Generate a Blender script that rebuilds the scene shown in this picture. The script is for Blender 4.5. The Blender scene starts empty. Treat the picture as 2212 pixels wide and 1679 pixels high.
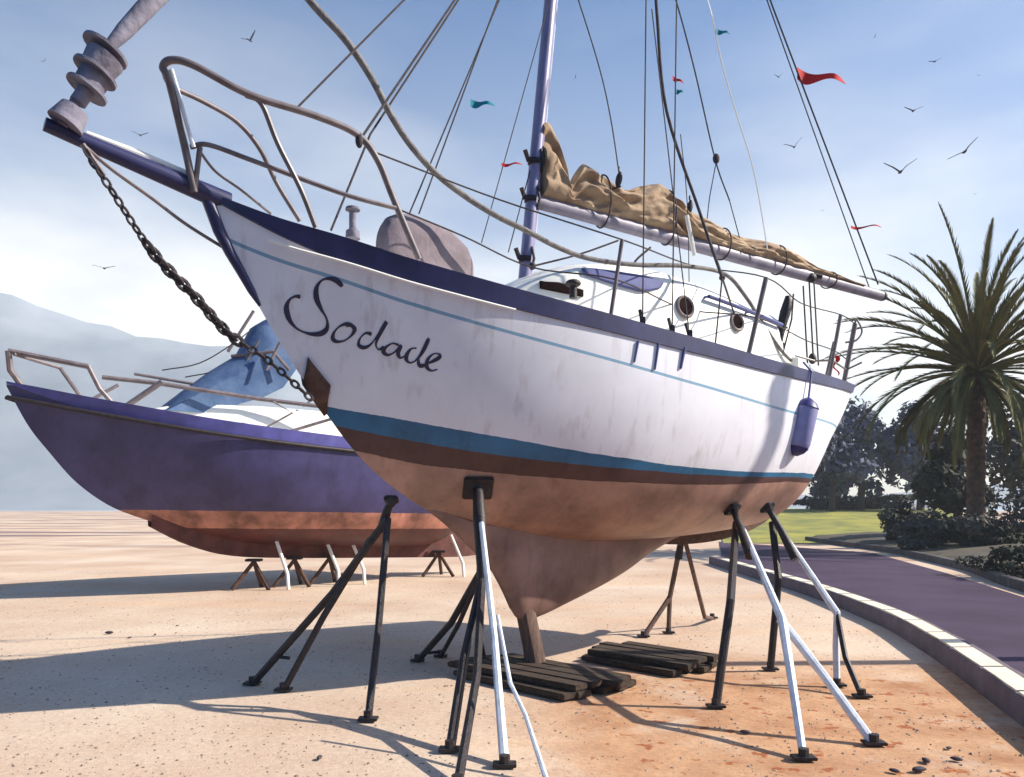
import bpy, bmesh, math, random
from mathutils import Vector, Matrix, noise
from mathutils.bvhtree import BVHTree
random.seed(7)
R = math.radians
C = bpy.context.scene.collection
S = bpy.context.scene

# ------------------------------------------------------------------ camera, sky, sun, exposure
EYE = 1.65
F = 1700.0; CX = 1106.0; HY = 1090.0           # photograph measured at 2212 px wide
cam = bpy.data.objects.new('camera', bpy.data.cameras.new('camera')); C.objects.link(cam)
cam.location = (0, 0, EYE); cam.rotation_euler = (R(90), 0, 0)
cam.data.sensor_width = 36; cam.data.lens = 36 * F / 2212
cam.data.shift_y = (HY - 839.5) / 2212
cam.data.clip_start = 0.05; cam.data.clip_end = 9000
S.camera = cam
SUN_AZ, SUN_EL = 3.0, 35.0                      # degrees from +X towards +Y, and above the horizon
w = bpy.data.worlds.new('World'); S.world = w; w.use_nodes = True
nt = w.node_tree; nt.nodes.clear()
out = nt.nodes.new('ShaderNodeOutputWorld'); bg = nt.nodes.new('ShaderNodeBackground')
sky = nt.nodes.new('ShaderNodeTexSky'); sky.sky_type = 'NISHITA'; sky.sun_disc = False
sky.sun_elevation = R(SUN_EL); sky.sun_rotation = R(90 - SUN_AZ)
sky.air_density = 1.0; sky.dust_density = 1.6; sky.ozone_density = 4.0
tc = nt.nodes.new('ShaderNodeTexCoord'); mp = nt.nodes.new('ShaderNodeMapping')
mp.inputs['Scale'].default_value = (1.1, 1.1, 3.0); mp.inputs['Location'].default_value = (3.1, 1.7, .35)
nz = nt.nodes.new('ShaderNodeTexNoise'); nz.inputs['Scale'].default_value = 1.5
nz.inputs['Detail'].default_value = 7; nz.inputs['Roughness'].default_value = .5
cr = nt.nodes.new('ShaderNodeValToRGB')
cr.color_ramp.elements[0].position = .43; cr.color_ramp.elements[1].position = .72
mx = nt.nodes.new('ShaderNodeMixRGB'); mx.inputs['Color2'].default_value = (17.5, 16.7, 14.7, 1)
sp = nt.nodes.new('ShaderNodeSeparateXYZ')
el = nt.nodes.new('ShaderNodeMapRange'); el.inputs['From Min'].default_value = .02; el.inputs['From Max'].default_value = .58
el.inputs['To Min'].default_value = 1.0; el.inputs['To Max'].default_value = .0
ml = nt.nodes.new('ShaderNodeMath'); ml.operation = 'MULTIPLY_ADD'; ml.use_clamp = True
ml2 = nt.nodes.new('ShaderNodeMath'); ml2.operation = 'MULTIPLY'; ml2.inputs[1].default_value = .45
nt.links.new(tc.outputs['Generated'], mp.inputs['Vector']); nt.links.new(mp.outputs[0], nz.inputs['Vector'])
nt.links.new(nz.outputs['Fac'], cr.inputs[0]); nt.links.new(tc.outputs['Generated'], sp.inputs[0])
nt.links.new(sp.outputs['Z'], el.inputs['Value'])
nt.links.new(el.outputs[0], ml2.inputs[0])
nt.links.new(cr.outputs[0], ml.inputs[0]); nt.links.new(el.outputs[0], ml.inputs[1]); nt.links.new(ml2.outputs[0], ml.inputs[2])
bk = nt.nodes.new('ShaderNodeMapRange'); bk.inputs['From Min'].default_value = -.15; bk.inputs['From Max'].default_value = .45
nt.links.new(sp.outputs['Y'], bk.inputs['Value']); ml3 = nt.nodes.new('ShaderNodeMath'); ml3.operation = 'MULTIPLY'   # the cloud bank lies over the sea, ahead
nt.links.new(ml.outputs[0], ml3.inputs[0]); nt.links.new(bk.outputs[0], ml3.inputs[1]); nt.links.new(ml3.outputs[0], mx.inputs['Fac']); 
hs = nt.nodes.new('ShaderNodeHueSaturation'); hs.inputs['Saturation'].default_value = 1.5; hs.inputs['Value'].default_value = 1.5; nt.links.new(sky.outputs[0], hs.inputs['Color']); nt.links.new(hs.outputs[0], mx.inputs['Color1']); nt.links.new(mx.outputs[0], bg.inputs['Color']); nt.links.new(bg.outputs[0], out.inputs['Surface'])
bg.inputs['Strength'].default_value = .055
sun = bpy.data.objects.new('sun', bpy.data.lights.new('sun', 'SUN')); C.objects.link(sun)
sun.data.energy = 5.0; sun.data.angle = R(.6); sun.data.color = (1, .92, .80)
sd = Vector((math.cos(R(SUN_EL)) * math.cos(R(SUN_AZ)), math.cos(R(SUN_EL)) * math.sin(R(SUN_AZ)), math.sin(R(SUN_EL))))
sun.rotation_euler = sd.to_track_quat('Z', 'Y').to_euler()
S.view_settings.view_transform = 'Standard'; S.view_settings.look = 'None'
S.view_settings.exposure = 0.9; S.view_settings.gamma = 1
S.cycles.volume_max_steps = 64; S.cycles.max_bounces = 8

# ------------------------------------------------------------------ helpers
def P(px, py, z): return Vector(((px - CX) * z / F, z, EYE + (HY - py) * z / F))
def G(px, py):
    z = F * EYE / (py - HY); return Vector(((px - CX) * z / F, z, 0))

def tag(o, label=None, cat=None, group=None, kind=None):
    if label: o['label'] = label
    if cat: o['category'] = cat
    if group: o['group'] = group
    if kind: o['kind'] = kind
    return o
def thing(name, loc, label, cat, group=None):
    o = bpy.data.objects.new(name, None); C.objects.link(o); o.location = loc; o.empty_display_size = .2
    return tag(o, label, cat, group)
def root_of(p):
    l = Vector((0, 0, 0))
    while p is not None: l = l + p.location; p = p.parent
    return l
class MB:
    def __init__(s): s.v = []; s.f = []
    def add(s, vs, fs):
        n = len(s.v); s.v += [Vector(v) for v in vs]; s.f += [tuple(i + n for i in f) for f in fs]; return s
    def tube(s, pts, r, n=10, cap=True, flat=1.0):
        pts = [Vector(p) for p in pts]; rs = r if isinstance(r, (list, tuple)) else [r] * len(pts)
        T = []
        for i in range(len(pts)):
            a = pts[max(i - 1, 0)]; b = pts[min(i + 1, len(pts) - 1)]; d = b - a
            T.append(d.normalized() if d.length > 1e-9 else Vector((0, 0, 1)))
        up = Vector((0, 0, 1)) if abs(T[0].z) < .9 else Vector((1, 0, 0))
        u = T[0].cross(up).normalized(); vs = []
        for i, p in enumerate(pts):
            u = (u - T[i] * u.dot(T[i])).normalized(); v2 = T[i].cross(u)
            for k in range(n):
                a = 2 * math.pi * k / n; vs.append(p + u * math.cos(a) * rs[i] + v2 * math.sin(a) * rs[i] * flat)
        fs = []
        for i in range(len(pts) - 1):
            for k in range(n):
                fs.append((i * n + k, i * n + (k + 1) % n, (i + 1) * n + (k + 1) % n, (i + 1) * n + k))
        if cap:
            fs.append(tuple(range(n - 1, -1, -1))); fs.append(tuple((len(pts) - 1) * n + k for k in range(n)))
        return s.add(vs, fs)
    def box(s, c, size, M=None, bev=0.0):
        c = Vector(c); hx, hy, hz = [q / 2 for q in size]; M = M or Matrix.Identity(3)
        bm = bmesh.new(); bmesh.ops.create_cube(bm, size=1)
        for v in bm.verts: v.co = Vector((v.co.x * 2 * hx, v.co.y * 2 * hy, v.co.z * 2 * hz))
        if bev: bmesh.ops.bevel(bm, geom=bm.edges[:], offset=bev, segments=2, affect='EDGES')
        bm.verts.index_update(); vs = [c + M @ v.co for v in bm.verts]; fs = [tuple(v.index for v in f.verts) for f in bm.faces]
        bm.free(); return s.add(vs, fs)
    def ball(s, c, r, seg=14, rings=9, M=None):
        c = Vector(c); rx, ry, rz = r if isinstance(r, (list, tuple)) else (r, r, r); M = M or Matrix.Identity(3)
        vs = [c + M @ Vector((0, 0, -rz))]
        for i in range(1, rings):
            a = -math.pi / 2 + math.pi * i / rings
            for k in range(seg):
                b = 2 * math.pi * k / seg
                vs.append(c + M @ Vector((rx * math.cos(a) * math.cos(b), ry * math.cos(a) * math.sin(b), rz * math.sin(a))))
        vs.append(c + M @ Vector((0, 0, rz))); fs = []
        for k in range(seg): fs.append((0, 1 + (k + 1) % seg, 1 + k))
        for i in range(rings - 2):
            for k in range(seg):
                a = 1 + i * seg; fs.append((a + k, a + (k + 1) % seg, a + seg + (k + 1) % seg, a + seg + k))
        L = len(vs) - 1; a = 1 + (rings - 2) * seg
        for k in range(seg): fs.append((a + k, a + (k + 1) % seg, L))
        return s.add(vs, fs)
    def grid(s, rows, close=False):
        m = len(rows[0]); vs = [p for r in rows for p in r]; fs = []
        for i in range(len(rows) - 1):
            for k in range(m - 1 + (1 if close else 0)):
                k2 = (k + 1) % m; fs.append((i * m + k, i * m + k2, (i + 1) * m + k2, (i + 1) * m + k))
        return s.add(vs, fs)
    def torus(s, c, R1, r, M, n=14, m=6, sx=1.0):
        vs = []; fs = []
        for i in range(n):
            a = 2 * math.pi * i / n
            for k in range(m):
                b = 2 * math.pi * k / m; rr = R1 + r * math.cos(b)
                vs.append(Vector(c) + M @ Vector((rr * math.cos(a) * sx, rr * math.sin(a), r * math.sin(b))))
        for i in range(n):
            for k in range(m):
                fs.append((i * m + k, ((i + 1) % n) * m + k, ((i + 1) % n) * m + (k + 1) % m, i * m + (k + 1) % m))
        return s.add(vs, fs)
    def build(s, name, mat, parent=None, smooth=True, attrs=None, fix=True):
        o0 = root_of(parent) if parent is not None else Vector((0, 0, 0))
        if parent is None and s.v:
            cx = sum(v.x for v in s.v) / len(s.v); cy = sum(v.y for v in s.v) / len(s.v); o0 = Vector((cx, cy, min(v.z for v in s.v)))
        me = bpy.data.meshes.new(name); me.from_pydata([v - o0 for v in s.v], [], s.f)
        if attrs:
            for k, vals in attrs.items():
                a = me.attributes.new(k, 'FLOAT', 'POINT'); a.data.foreach_set('value', vals)
        if fix:
            bm = bmesh.new(); bm.from_mesh(me); bmesh.ops.recalc_face_normals(bm, faces=bm.faces[:]); bm.to_mesh(me); bm.free()
        me.materials.append(mat)
        if smooth:
            me.polygons.foreach_set('use_smooth', [True] * len(me.polygons))
            try: me.set_sharp_from_angle(angle=R(38))
            except Exception: pass
        o = bpy.data.objects.new(name, me); C.objects.link(o)
        if parent is not None: o.parent = parent
        else: o.location = o0
        return o
def spline(pts, k=8):
    pts = [Vector(p) for p in pts]; q = [pts[0] * 2 - pts[1]] + pts + [pts[-1] * 2 - pts[-2]]; out = []
    for i in range(1, len(q) - 2):
        for j in range(k):
            t = j / k; a, b, c, d = q[i - 1], q[i], q[i + 1], q[i + 2]
            out.append(.5 * ((2 * b) + (c - a) * t + (2 * a - 5 * b + 4 * c - d) * t * t + (3 * b - a - 3 * c + d) * t ** 3))
    out.append(pts[-1]); return out
def interp(tab, t):
    # smooth (Catmull-Rom on a table)
    n = len(tab)
    if t <= tab[0][0]: return tab[0][1]
    if t >= tab[-1][0]: return tab[-1][1]
    for i in range(n - 1):
        x0, y0 = tab[i]; x1, y1 = tab[i + 1]
        if t <= x1:
            m0 = (y1 - tab[i - 1][1]) / (x1 - tab[i - 1][0]) if i > 0 else (y1 - y0) / (x1 - x0)
            m1 = (tab[i + 2][1] - y0) / (tab[i + 2][0] - x0) if i < n - 2 else (y1 - y0) / (x1 - x0)
            h = x1 - x0; u = (t - x0) / h
            return (2*u**3 - 3*u*u + 1)*y0 + (u**3 - 2*u*u + u)*h*m0 + (-2*u**3 + 3*u*u)*y1 + (u**3 - u*u)*h*m1
def basis(d):
    d = Vector(d).normalized(); return d.to_track_quat('Z', 'Y').to_matrix()

def mat(name, col, rough=.6, var=.15, scale=3.0, bump=.0, bscale=30, metal=0.0, col2=None, stretch=None, spec=.4):
    m = bpy.data.materials.new(name); m.use_nodes = True; t = m.node_tree; b = t.nodes['Principled BSDF']
    b.inputs['Roughness'].default_value = rough; b.inputs['Metallic'].default_value = metal
    b.inputs['Specular IOR Level'].default_value = spec
    co = t.nodes.new('ShaderNodeTexCoord'); src = co.outputs['Object']
    if stretch:
        mpg = t.nodes.new('ShaderNodeMapping'); mpg.inputs['Scale'].default_value = stretch; t.links.new(src, mpg.inputs[0]); src = mpg.outputs[0]
    n1 = t.nodes.new('ShaderNodeTexNoise'); n1.inputs['Scale'].default_value = scale; n1.inputs['Detail'].default_value = 8; n1.inputs['Roughness'].default_value = .6
    t.links.new(src, n1.inputs['Vector'])
    rmp = t.nodes.new('ShaderNodeValToRGB'); rmp.color_ramp.elements[0].position = .33; rmp.color_ramp.elements[1].position = .67
    c2 = col2 or tuple(c * (1 - var) for c in col); c1 = col if col2 else tuple(min(1, c * (1 + var)) for c in col)
    rmp.color_ramp.elements[0].color = (*c2, 1); rmp.color_ramp.elements[1].color = (*c1, 1)
    t.links.new(n1.outputs['Fac'], rmp.inputs[0]); t.links.new(rmp.outputs[0], b.inputs['Base Color'])
    if bump:
        n2 = t.nodes.new('ShaderNodeTexNoise'); n2.inputs['Scale'].default_value = bscale; n2.inputs['Detail'].default_value = 5
        t.links.new(src, n2.inputs['Vector'])
        bp = t.nodes.new('ShaderNodeBump'); bp.inputs['Strength'].default_value = bump; bp.inputs['Distance'].default_value = .02
        t.links.new(n2.outputs['Fac'], bp.inputs['Height']); t.links.new(bp.outputs[0], b.inputs['Normal'])
    return m
M = {}
M['white'] = mat('white_paint', (.80, .79, .74), .45, .05, 4)
M['deck'] = mat('deck_paint', (.76, .74, .68), .6, .06, 6)
M['navy'] = mat('navy_rail', (.026, .027, .095), .4, .25, 5)
M['black'] = mat('dark_steel', (.022, .016, .018), .55, .5, 14, .3, 60)
M['pale'] = mat('pale_steel', (.62, .66, .72), .5, .2, 9, .2, 60, 0)  # pale steel; on stand legs the sunlit look is put into the colour
M['steel'] = mat('weathered_rail', (.16, .13, .135), .45, .3, 8)
M['mast'] = mat('mast_paint', (.20, .19, .33), .4, .3, 3, stretch=(6, 6, .6))
M['boom'] = mat('boom_paint', (.22, .20, .26), .5, .3, 5)
M['rope'] = mat('dark_rope', (.05, .04, .045), .8, .4, 30, .5, 120)
M['grey_rope'] = mat('grey_rope', (.21, .19, .18), .85, .35, 16, .5, 90)
M['sail'] = mat('tan_sailcloth', (.50, .37, .24), .9, .3, 2.4, .8, 9, col2=(.20, .12, .075))
M['canvas'] = mat('mauve_canvas', (.19, .155, .175), .9, .25, 4, .5, 14)
M['glass'] = mat('dark_glass', (.022, .013, .013), .9, .3, 6, spec=.0)
M['tint'] = mat('tinted_window', (.11, .12, .27), .6, .2, 3, spec=.1)
M['red'] = mat('red_cloth', (.62, .012, .014), .8, .12, 8)
M['teal'] = mat('teal_cloth', (.01, .26, .33), .8, .15, 8)
M['rust'] = mat('rusty_iron', (.09, .045, .03), .85, .4, 12, .5, 50)
M['fender'] = mat('fender_vinyl', (.22, .22, .42), .45, .12, 8)
M['fender_end'] = mat('fender_end', (.012, .012, .12), .45, .2, 8)
M['wood'] = mat('old_timber', (.085, .055, .035), .9, .5, 3, .7, 30, stretch=(1, 9, 9), col2=(.03, .02, .016))
M['prop'] = mat('timber_prop', (.12, .075, .06), .9, .4, 5, .5, 30, stretch=(5, 5, 1))
M['bluecloth'] = mat('blue_canvas', (.10, .16, .28), .9, .3, 2.5, .6, 8, col2=(.045, .09, .20))
M['furl'] = mat('furled_cloth', (.24, .23, .29), .85, .35, 5, .7, 14, col2=(.10, .085, .12))
M['letter'] = mat('dark_lettering', (.03, .025, .06), .5, .2, 8)
M['bird'] = mat('dark_plumage', (.02, .02, .035), .8, .3, 8)
M['stone'] = mat('dark_pebble', (.06, .05, .06), .9, .4, 9)

# ------------------------------------------------------------------ ground, road, kerbs, sea, hills
def ground_mat():
    m = bpy.data.materials.new('boatyard_sand'); m.use_nodes = True; t = m.node_tree; b = t.nodes['Principled BSDF']
    b.inputs['Roughness'].default_value = .95; b.inputs['Specular IOR Level'].default_value = .1
    N = t.nodes.new; L = t.links.new
    co = N('ShaderNodeTexCoord'); geo = N('ShaderNodeSeparateXYZ'); L(co.outputs['Object'], geo.inputs[0])
    def nz(s, d=6, r=.55, st=None, loc=(0, 0, 0)):
        n = N('ShaderNodeTexNoise'); n.inputs['Scale'].default_value = s; n.inputs['Detail'].default_value = d; n.inputs['Roughness'].default_value = r
        q = N('ShaderNodeMapping'); q.inputs['Scale'].default_value = st or (1, 1, 1); q.inputs['Location'].default_value = loc
        L(co.outputs['Object'], q.inputs[0]); L(q.outputs[0], n.inputs['Vector']); return n.outputs['Fac']
    def ramp(src, a, bb, ca, cb):
        r = N('ShaderNodeValToRGB'); r.color_ramp.elements[0].position = a; r.color_ramp.elements[1].position = bb
        r.color_ramp.elements[0].color = ca; r.color_ramp.elements[1].color = cb; L(src, r.inputs[0]); return r.outputs[0]
    def mixc(f, a, bb):
        x = N('ShaderNodeMixRGB'); L(f, x.inputs[0])
        for i, q in ((1, a), (2, bb)):
            if isinstance(q, tuple): x.inputs[i].default_value = q
            else: L(q, x.inputs[i])
        return x.outputs[0]
    def math_(op, a, bb, clamp=False):
        x = N('ShaderNodeMath'); x.operation = op; x.use_clamp = clamp
        for i, q in ((0, a), (1, bb)):
            if isinstance(q, (int, float)): x.inputs[i].default_value = q
            else: L(q, x.inputs[i])
        return x.outputs[0]
    W, K = (1, 1, 1, 1), (0, 0, 0, 1)
    base = ramp(nz(.35, 5), .35, .68, (.52, .37, .27, 1), (.66, .54, .42, 1))
    # earthier, redder made ground to the right of the keel and near the camera
    ex = math_('SUBTRACT', geo.outputs['X'], -.2); ex = math_('MULTIPLY', ex, .9, True)
    ey = math_('SUBTRACT', 9.0, geo.outputs['Y']); ey = math_('MULTIPLY', ey, .5, True)
    patch = math_('MULTIPLY', ex, ey); patch = math_('MULTIPLY', patch, math_('ADD', ramp(nz(1.1, 9, .68), .36, .5, K, W), .3), True)
    c = mixc(patch, base, ramp(nz(2.3, 6), .3, .7, (.38, .19, .10, 1), (.56, .34, .20, 1)))
    # warm stain streaks on the left
    st = ramp(nz(.5, 4, .5, (.35, 1.6, 1), (4, 2, 0)), .52, .66, K, W)
    c = mixc(math_('MULTIPLY', st, .35), c, (.66, .42, .25, 1))
    # rust-red spots
    sp_ = ramp(nz(5.5, 5, .6, None, (7, 1, 0)), .60, .65, K, W); sp_ = math_('MULTIPLY', sp_, math_('MULTIPLY', ex, ey)); sp_ = math_('MULTIPLY', sp_, .85)
    c = mixc(sp_, c, (.30, .085, .03, 1))
    # thin far shadows painted into the ground colour as dark streaks
    fy = math_('MULTIPLY', math_('SUBTRACT', geo.outputs['Y'], 24), .06, True)
    shadow_streak = ramp(nz(.16, 4, .5, (.35, 1.7, 1), (1, 5, 0)), .55, .6, K, W); shadow_streak = math_('MULTIPLY', math_('MULTIPLY', shadow_streak, fy), .8)
    c = mixc(shadow_streak, c, (.17, .12, .14, 1))
    fine = ramp(nz(24, 6, .7), .3, .72, (.82, .82, .82, 1), (1.1, 1.1, 1.1, 1))
    mu = N('ShaderNodeMixRGB'); mu.blend_type = 'MULTIPLY'; mu.inputs[0].default_value = 1; L(c, mu.inputs[1]); L(fine, mu.inputs[2])
    L(mu.outputs[0], b.inputs['Base Color'])
    bp = N('ShaderNodeBump'); bp.inputs['Strength'].default_value = .35; bp.inputs['Distance'].default_value = .03
    L(math_('ADD', nz(9, 8, .7), math_('MULTIPLY', nz(70, 4), .35)), bp.inputs['Height']); L(bp.outputs[0], b.inputs['Normal'])
    return m
def sheet(name, pts, z, m, kind='structure', label=None):
    mb = MB(); mb.add([(p[0], p[1], z) for p in pts], [tuple(range(len(pts)))])
    o = mb.build(name, m, smooth=False); o.location.z = z
    for v in o.data.vertices: v.co.z = 0
    if o.data.polygons[0].normal.z < 0: o.data.flip_normals()
    return tag(o, label, None, None, kind)
M['bounce_cut'] = mat('bounce_cut_dark', (.07, .06, .075), .95, .3, .8, .5, 60, spec=.15)
sheet('bounce_cut_sheet', [(-60, -34), (60, -34), (60, -3), (.7, -3), (2.2, .5), (3.2, 3.4), (-60, 3.4)], .004, M['bounce_cut'])  # added dark sheet behind the view, cutting warm bounce onto the hull
rows = []
xs = [-990, -500, -150, -50] + [-30 + i * 1.5 for i in range(41)] + [50, 150, 500, 990]
ys = [-35, -10] + [i * 1.5 for i in range(41)] + [80, 120, 200]
for y in ys:
    rows.append([Vector((x, y, (noise.noise(Vector((x * .4, y * .4, 0))) * .012 if -30 < x < 30 and 0 < y < 60 else 0) - .012)) for x in xs])
g = MB().grid(rows).build('ground', ground_mat()); g.location = g.location
for_me = g.data
g0 = g.location.copy(); for_me.transform(Matrix.Translation(g0)); g.location = (0, 0, 0)
tag(g, kind='structure')
M['sea'] = mat('hazy_sea', (.30, .38, .46), .35, .2, .01)
sheet('sea', [(-990, 199), (990, 199), (990, 655), (-990, 655)], -.05, M['sea'])

M['asphalt'] = mat('asphalt', (.066, .046, .078), .95, .22, .6, .5, 60, spec=.15)
M['kerb_shaded'] = mat('kerb_shaded_body', (.13, .10, .115), .9, .3, 2.5, .4, 40)
M['kerbdark'] = mat('old_kerb', (.085, .07, .07), .9, .4, 3, .4, 40)
M['grass'] = mat('dry_grass', (.34, .31, .05), .95, .3, .5, .5, 12, col2=(.13, .15, .04))
M['soil'] = mat('bed_soil', (.11, .09, .06), .95, .4, 1.5, .6, 10, col2=(.05, .045, .035))
roadL = spline([Vector(p) for p in ((.6, -3, 0), (2.1, .5, 0), (3.35, 4.0, 0), (4.15, 6.7, 0), (4.75, 8.9, 0), (5.2, 11.2, 0), (5.5, 15, 0), (5.6, 22, 0))], 6)
roadR = [(8.6, -4), (8.6, 9), (8.6, 12.75), (10.3, 19), (12.1, 26.7)]
sheet('road', [(p.x + .3, p.y) for p in roadL] + [(9.2, 35)] + [(p[0] + .15, p[1]) for p in reversed(roadR)], .006, M['asphalt'])
# raised kerb between yard and road: shaded face and sunlit top put into two colours
kb = MB(); rows = []
for i, p in enumerate(roadL):
    h = .19; wv = .36
    prof = [(0, -.03), (0.01, h - .03), (.035, h), (wv - .03, h), (wv, h - .03), (wv + .01, -.03)]
    jx = noise.noise(Vector((p.y * .9, 3, 0))) * .02
    rows.append([Vector((p.x - .1 + a + jx, p.y, b + noise.noise(Vector((p.y * 1.7, a, b))) * .012)) for a, b in prof])
kb.grid(rows, close=True); kb.add(rows[-1], [tuple(range(6))])
tag(kb.build('kerb', M['kerb_shaded']), kind='structure')
M['kerb_sunlit'] = mat('kerb_sunlit_top', (.74, .66, .52), .9, .12, 2.5, .3, 40)
kc = MB(); seg = []; acc_ = 0.0; fine = spline(roadL, 8)
for a_, b_ in zip(fine, fine[1:]):
    seg.append(a_); acc_ += (b_ - a_).length
    if acc_ > .95 and len(seg) > 1:
        rows = [[Vector((p.x - .1 + a + noise.noise(Vector((p.y * .9, 3, 0))) * .02, p.y, z_)) for a, z_ in ((.045, .185), (.05, .206), (.25, .206), (.255, .185))] for p in seg]
        kc.grid(rows); kc.add(rows[0], [(0, 1, 2, 3)]); kc.add(rows[-1], [(0, 1, 2, 3)]); seg = []; acc_ = 0.0
tag(kc.build('kerb', M['kerb_sunlit']), kind='structure')
# planted island: soil mound, dark kerb round it
bedk = spline([Vector(p) for p in ((13.4, 36, 0), (13.1, 30, 0), (12.9, 26.8, 0), (11.4, 20, 0), (9.9, 15.6, 0), (9.3, 12, 0), (9.5, 4, 0))], 6)
kd = MB(); rows = []
for p in bedk:
    rows.append([Vector((p.x + a, p.y, b)) for a, b in ((0, -.03), (0, .15), (.03, .18), (.22, .18), (.25, .15), (.25, -.03))])
kd.grid(rows, close=True); tag(kd.build('kerb', M['kerbdark']), kind='structure')
rows = []
for p in bedk:
    rows.append([Vector((p.x + .2 + a * a * 60, p.y, .10 + min(.5, a * 2.2) * .6 + noise.noise(Vector((p.x + a * 20, p.y * .6, 0))) * .1)) for a in [i / 14 for i in range(15)]])
tag(MB().grid(rows).build('planting_bed', M['soil']), kind='structure')
rows = []
for i in range(25):
    v = i / 24; y_ = 33.5 + 36 * v; row = []
    for j in range(25):
        u = j / 24; x_ = (9.0 + v * 9) + u * (8.2 + v * 14); row.append(Vector((x_, y_, .012 + 1.25 * (v * v * (3 - 2 * v)) + .12 * noise.noise(Vector((x_ * .3, y_ * .3, 2))) * min(1, v * 5) * min(1, u * 6) * min(1, (1 - u) * 6))))
    rows.append(row)
tag(MB().grid(rows).build('lawn', M['grass']), kind='structure')

# hills: far ridges, part of the haze put into their pale base colour
M['hill'] = mat('hill_haze_pale', (.30, .34, .38), .95, .35, .03, col2=(.20, .24, .28))
def hill(yc, prof, depth, name, seed):
    mb = MB(); rows = []
    pts = [(P(px, py, yc).x, P(px, py, yc).z) for px, py in prof]
    x0, x1 = pts[0][0], pts[-1][0]; nx = 90; tab = pts
    for j in range(17):
        q = (j - 8) / 8; row = []
        for i in range(nx + 1):
            x = x0 + (x1 - x0) * i / nx; h = max(0, interp(tab, x))
            fall = math.exp(-(q * 1.9) ** 2) if abs(q) < 1 else 0
            z = h * fall * (1 + .10 * noise.noise(Vector((x * .012, q * 3, seed)))) + h * .035 * noise.noise(Vector((x * .05, q * 9, seed))) * fall - 3
            row.append(Vector((x, yc + q * depth, z)))
        rows.append(row)
    tag(mb.grid(rows).build(name, M['hill']), kind='structure')
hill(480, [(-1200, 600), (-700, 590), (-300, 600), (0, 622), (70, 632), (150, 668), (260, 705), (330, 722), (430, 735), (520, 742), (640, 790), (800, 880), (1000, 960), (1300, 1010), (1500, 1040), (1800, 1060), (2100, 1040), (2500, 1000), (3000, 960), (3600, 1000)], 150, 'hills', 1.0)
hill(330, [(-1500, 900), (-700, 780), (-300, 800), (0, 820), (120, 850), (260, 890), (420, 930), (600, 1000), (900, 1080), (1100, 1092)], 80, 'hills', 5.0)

# ------------------------------------------------------------------ hull builder
class Pose:
    def __init__(s, A, B, zs, zk, b, wl):
        s.A = Vector(A); s.D = Vector(B) - s.A; n = s.D.normalized(); s.e = Vector((n.x, n.y, 0)); s.n = Vector((n.y, -n.x, 0))
        s.zs = zs; s.zk = zk; s.bt = b; s.wl = wl; s.L = s.D.length
    def at(s, t, y, Z):
        v = s.A + s.D * t; return Vector((v.x + s.n.x * y, v.y + s.n.y * y, Z))
    def sheer(s, t, side=1, inset=0.0, dz=0.0):
        return s.at(t, side * (interp(s.bt, t) - inset), interp(s.zs, t) + dz)
    def tpx(s, px):                     # centreline station seen at an image column
        k = (px - CX) / F; return (k * s.A.y - s.A.x) / (s.D.x - k * s.D.y)
    def yards(s, px, side=1, inset=.0):  # sheer station seen at an image column
        lo, hi = 0.0, 1.0
        for _ in range(40):
            m = (lo + hi) / 2; q = s.sheer(m, side, inset)
            if CX + F * q.x / q.y < px: lo = m
            else: hi = m
        return (lo + hi) / 2
    def section(s, t, q, side):
        b = interp(s.bt, t); zs = interp(s.zs, t); zk = interp(s.zk, t)
        th = q * math.pi / 2; n_ = 2.0 + .55 * min(1, max(0, (t - .2) / .4))
        uy = math.sin(th) ** (2 / n_) if q > 0 else 0; uz = 1 - max(0, math.cos(th)) ** (2 / n_)
        vy = q ** 1.15; vz = q ** 1.08
        wU = min(1, max(0, (t - .03) / .44)); wU = wU * wU * (3 - 2 * wU)
        y = b * (uy * wU + vy * (1 - wU)); z = zk + (zs - zk) * (uz * wU + vz * (1 - wU))
        tt = t
        if t > .78:                       # transom slopes forward as it goes down
            k = (t - .78) / .22; tt = t - s.rake * k * k * (zs - z)
        return s.at(tt, side * y, z)
    rake = .085; sag = .13; pin = (.22, .33)
    def hull(s, nt_=110, nq=46):
        mb = MB(); att = {'wl': [], 'sh': []}; rows = []
        ts = [(i / nt_) ** 1.35 for i in range(nt_ + 1)]
        for t in ts:
            r = [s.section(t, k / nq, 1) for k in range(nq, -1, -1)] + [s.section(t, k / nq, -1) for k in range(1, nq + 1)]
            rows.append(r)
            for p in r:
                att['wl'].append(p.z - (s.wl[0] + s.wl[1] * t - s.sag * math.sin(math.pi * min(1, max(0, t))))); att['sh'].append(interp(s.zs, t) - p.z - s.pin[0] - s.pin[1] * t)
        mb.grid(rows); m = len(rows[0]); last = (len(rows) - 1) * m
        mb.f.append(tuple(last + k for k in range(m)))
        return mb, att, rows
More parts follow.
